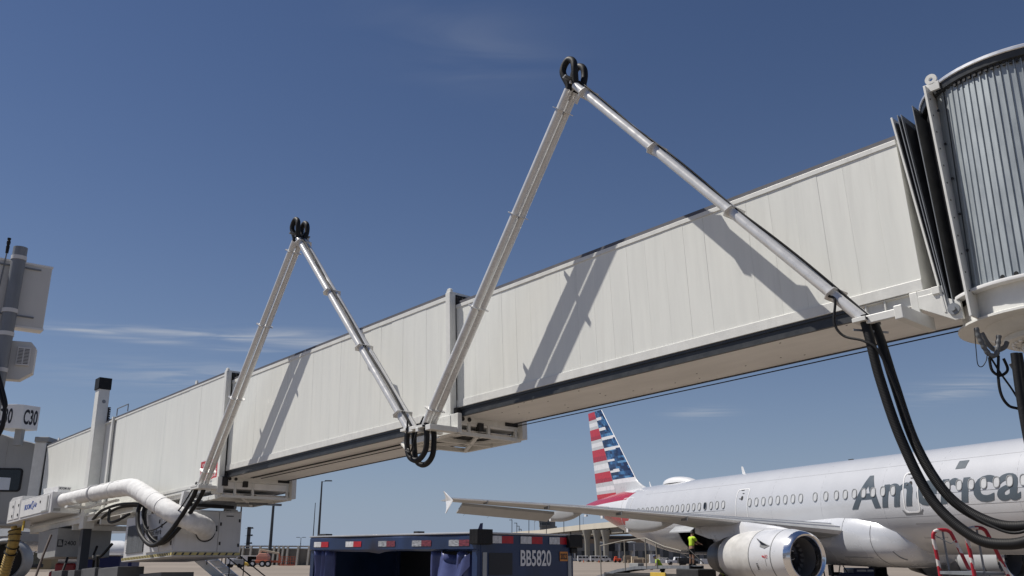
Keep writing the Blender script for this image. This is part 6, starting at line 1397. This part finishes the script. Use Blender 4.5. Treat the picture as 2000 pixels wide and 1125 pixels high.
def minibridge(u, v, D, L, lab):
    q = W(u, v, D); b_ = thing('jet_bridge', lab, 'jet bridge', Matrix.Translation((q.x, D, 0)), 'far jet bridges at the terminal')
    m = MB(); m.box(-L / 2, L / 2, 0, 3, 4.2, 7.2); m.build('tunnel', mat('far bridge paint', (.22, .225, .23), .6), b_, bevel=.05)
    m = MB(); m.lathe([(0, .5), (4.2, .5), (4.2, 1.9), (7.8, 1.9), (8.0, .1)], (L / 2, 1.5, 0), 'z', 16); m.build('rotunda', mat('far rotunda paint', (.40, .41, .41), .6), b_, smooth=30)
    m = MB(); m.bar((-L / 4, .2, 0), (-L / 4, .2, 6.8), .5, .5); m.bar((-L / 4, 2.8, 0), (-L / 4, 2.8, 6.8), .5, .5); m.box(-L / 4 - 1, -L / 4 + 1, 0, 3, .4, 1.2); m.build('lift_column', UNITW, b_)
    m = MB(); m.box(-L / 2 - 3, -L / 2, -.3, 3.3, 4.0, 7.4); m.build('cab', DARK, b_, bevel=.2)
minibridge(1140, 1085, 400, 15, 'far grey jet bridge behind the leftmost guideway pier')
minibridge(1218, 1085, 385, 7, 'far jet bridge right of the guideway piers'); minibridge(1250, 1085, 370, 9, 'far jet bridge nearest the airliner belly')
def vehicle(name, lab, cat, x, y, L, H, Wd, m_, kind, group='parked airport vehicles'):
    v_ = thing(name, lab, cat, Matrix.Translation((x, y, 0)), group); m = MB(); h = H
    prof = {'van': [(0, .35), (L, .35), (L, h * .55), (L * .86, h * .62), (L * .74, h), (0, h)], 'pickup': [(0, .4), (L, .4), (L, h * .58), (L * .76, h * .62), (L * .64, h), (L * .38, h), (L * .34, h * .62), (0, h * .6)], 'box': [(0, .4), (L, .4), (L, h * .7), (L * .8, h * .75), (L * .74, h * .8), (L * .72, h), (0, h)]}[kind]
    m.prism(prof, P, 0, Wd); m.build('body', m_, v_, bevel=.06)
    wins = {'van': [(L * .62, L * .78), (L * .36, L * .58), (L * .08, L * .32)], 'pickup': [(L * .52, L * .66), (L * .40, L * .50)], 'box': [(L * .76, L * .9)]}[kind]
    for a, b_ in wins:
        m = MB(); m.prism([(a, h * .60), (b_, h * .60), (b_ - .12, h * .9), (a, h * .9)] if kind != 'box' else [(a, h * .5), (b_, h * .5), (b_ - .1, h * .68), (a, h * .68)], P, -.02, 0); m.build('window', GLASS, v_)
    for x_ in (L * .18, L * .8):
        for yy in (.02, Wd - .02):
            m = MB(); m.lathe([(-.1, .1), (-.1, .36), (.1, .36), (.1, .1)], (x_, yy, .36), 'y', 14); m.build('wheel', TIRE, v_, smooth=40)
    return v_
G_ = lambda u, D: W(u, 1090, D).x
VW = mat('white vehicle paint', (.62, .62, .62), .35)
for u, D, n_, lab in ((1128, 330, 'van', 'white van parked left of the first guideway pier'), (1153, 325, 'van', 'white van parked between the first two guideway piers'), (1166, 328, 'van', 'white van nosing out beside the middle guideway pier')):
    vehicle('van', lab, 'van', G_(u, D), D, 4.9, 2.1, 1.9, VW, n_)
vehicle('pickup_truck', 'white pickup truck seen between the loader rails', 'pickup', G_(1302, 215), 215, 5.2, 1.75, 1.9, VW, 'pickup')
vehicle('car', 'black car parked beyond the loader beside the white pickup', 'car', G_(1325, 210), 210, 4.4, 1.6, 1.8, DARK, 'van')
vehicle('service_truck', 'white box truck glimpsed under the belly near the yellow bin', 'truck', G_(1745, 205), 205, 4.6, 2.3, 2.0, VW, 'box')
for i, (u, D) in enumerate(((1640, 230), (1662, 225), (1690, 228), (1270, 300), (1285, 290))):
    vehicle('car', ['silver car under the belly, leftmost', 'grey car under the belly, second from left', 'white car beside the landing gear', 'grey car among the crates past the piers', 'white car among the crates nearest the loader'][i], 'car', G_(u, D), D, 4.3, 1.55, 1.8, [GREYP, GREYP, VW, GREYP, VW][i], 'van')
q = W(1206, 1097, 300); ot = thing('ramp_tractor', 'bright orange tractor near the guideway piers', 'tractor', Matrix.Translation((q.x, 300, 0)))
m = MB(); m.box(-1.1, 1.1, -.8, .8, .4, 1.3); m.box(-.9, -.1, -.7, .7, 1.3, 1.9); m.build('body', mat('vivid orange', (.72, .09, .03), .5), ot, bevel=.08)
for x in (-.7, .7): m = MB(); m.lathe([(-.85, .1), (-.85, .4), (.85, .4), (.85, .1)], (x, 0, .4), 'y', 12); m.build('wheel', TIRE, ot)
ORD = 'first second third fourth fifth sixth seventh eighth ninth tenth eleventh twelfth'.split()
for i in range(12):
    u, D = 1222 + i * 6.5 + random.uniform(-2, 2), 290 + random.uniform(-15, 25); q = W(u, 1095, D); hh = random.uniform(.9, 2.6); ww = random.uniform(1.2, 3.0)
    m = MB(); m.box(-ww / 2, ww / 2, 0, 1.5, .25, hh); m.box(-ww / 2 - .1, ww / 2 + .1, -.1, 1.6, .0, .25); o = m.build('cargo_dolly', random.choice([GREYP, CREAM, DARK, BROWNB, UNITW]), None, bevel=.04); o.location = (q.x, D, 0)
    tag(o, ORD[i] + ' loaded cargo dolly counted from the orange tractor towards the loader', 'dolly', 'loaded cargo dollies far off')
for i in range(9):
    u, D = 1345 + i * 8 + random.uniform(-2, 2), 235 + random.uniform(-10, 20); q = W(u, 1095, D); hh = random.uniform(1.0, 1.9)
    m = MB(); m.box(-.8, .8, 0, 1.5, .3, hh); m.box(-.9, .9, -.05, 1.55, .12, .3); o = m.build('cargo_container', random.choice([GREYP, DARK, UNITW, STEEL]), None, bevel=.04); o.location = (q.x, D, 0)
    tag(o, ORD[i] + ' small cargo container counted from the standing worker towards the engine', 'container', 'small cargo containers far off')
q = W(1768, 1100, 195); m = MB(); m.box(-.35, .35, -.3, .3, .1, 1.25); m.box(-.38, .38, -.33, .33, 1.25, 1.35); o = m.build('yellow_bin', YEL, None, bevel=.03); o.location = (q.x, 195, 0); tag(o, 'yellow bin standing under the airliner belly', 'bin')
for k, (u, v, D, hh) in enumerate(((1140, 1100, 300, .9), (1170, 1100, 300, .9))):
    q = W(u, v, D); m = MB(); m.lathe([(0, .3), (.05, .3), (.05, .2), (hh, .04), (hh, .001)], (0, 0, 0), 'z', 12); o = m.build('traffic_cone', mat('cone orange', (.5, .12, .04), .6), None); o.location = (q.x, D, 0); tag(o, ['orange cone near the leftmost pier', 'orange cone near the middle pier'][k], 'cone', 'orange cones by the piers')
# navy and red tail far beyond the cart
q = W(936, 1040, 400); tl = thing('distant_airliner', 'distant airliner tail, navy over red, above the baggage cart roof', 'airliner', Matrix.Translation((q.x, 400, 0))); z0_ = q.z - 1.0
S4 = 400 / 1827
m = MB(); m.prism([(-1.4, z0_ + .2), (1.3, z0_ + .2), (1.55, z0_ + 5.0), (.35, z0_ + 4.8)], P, -.1, .1); m.build('fin', mat('tail navy', (.02, .03, .09), .4), tl)
m = MB(); m.prism([(-1.45, z0_ + .1), (1.32, z0_ + .1), (1.38, z0_ + 2.2), (-.55, z0_ + 2.2)], P, -.12, .12); m.build('tail_stripe', mat('tail red', (.45, .03, .03), .4), tl)
m = MB(); m.lathe([(-3, .6), (0, 1.5), (6, 1.9), (25, 1.9), (29, .6)], (0, 0, z0_ - 1.8), 'x', 20); m.build('fuselage', WINGW, tl, smooth=40)
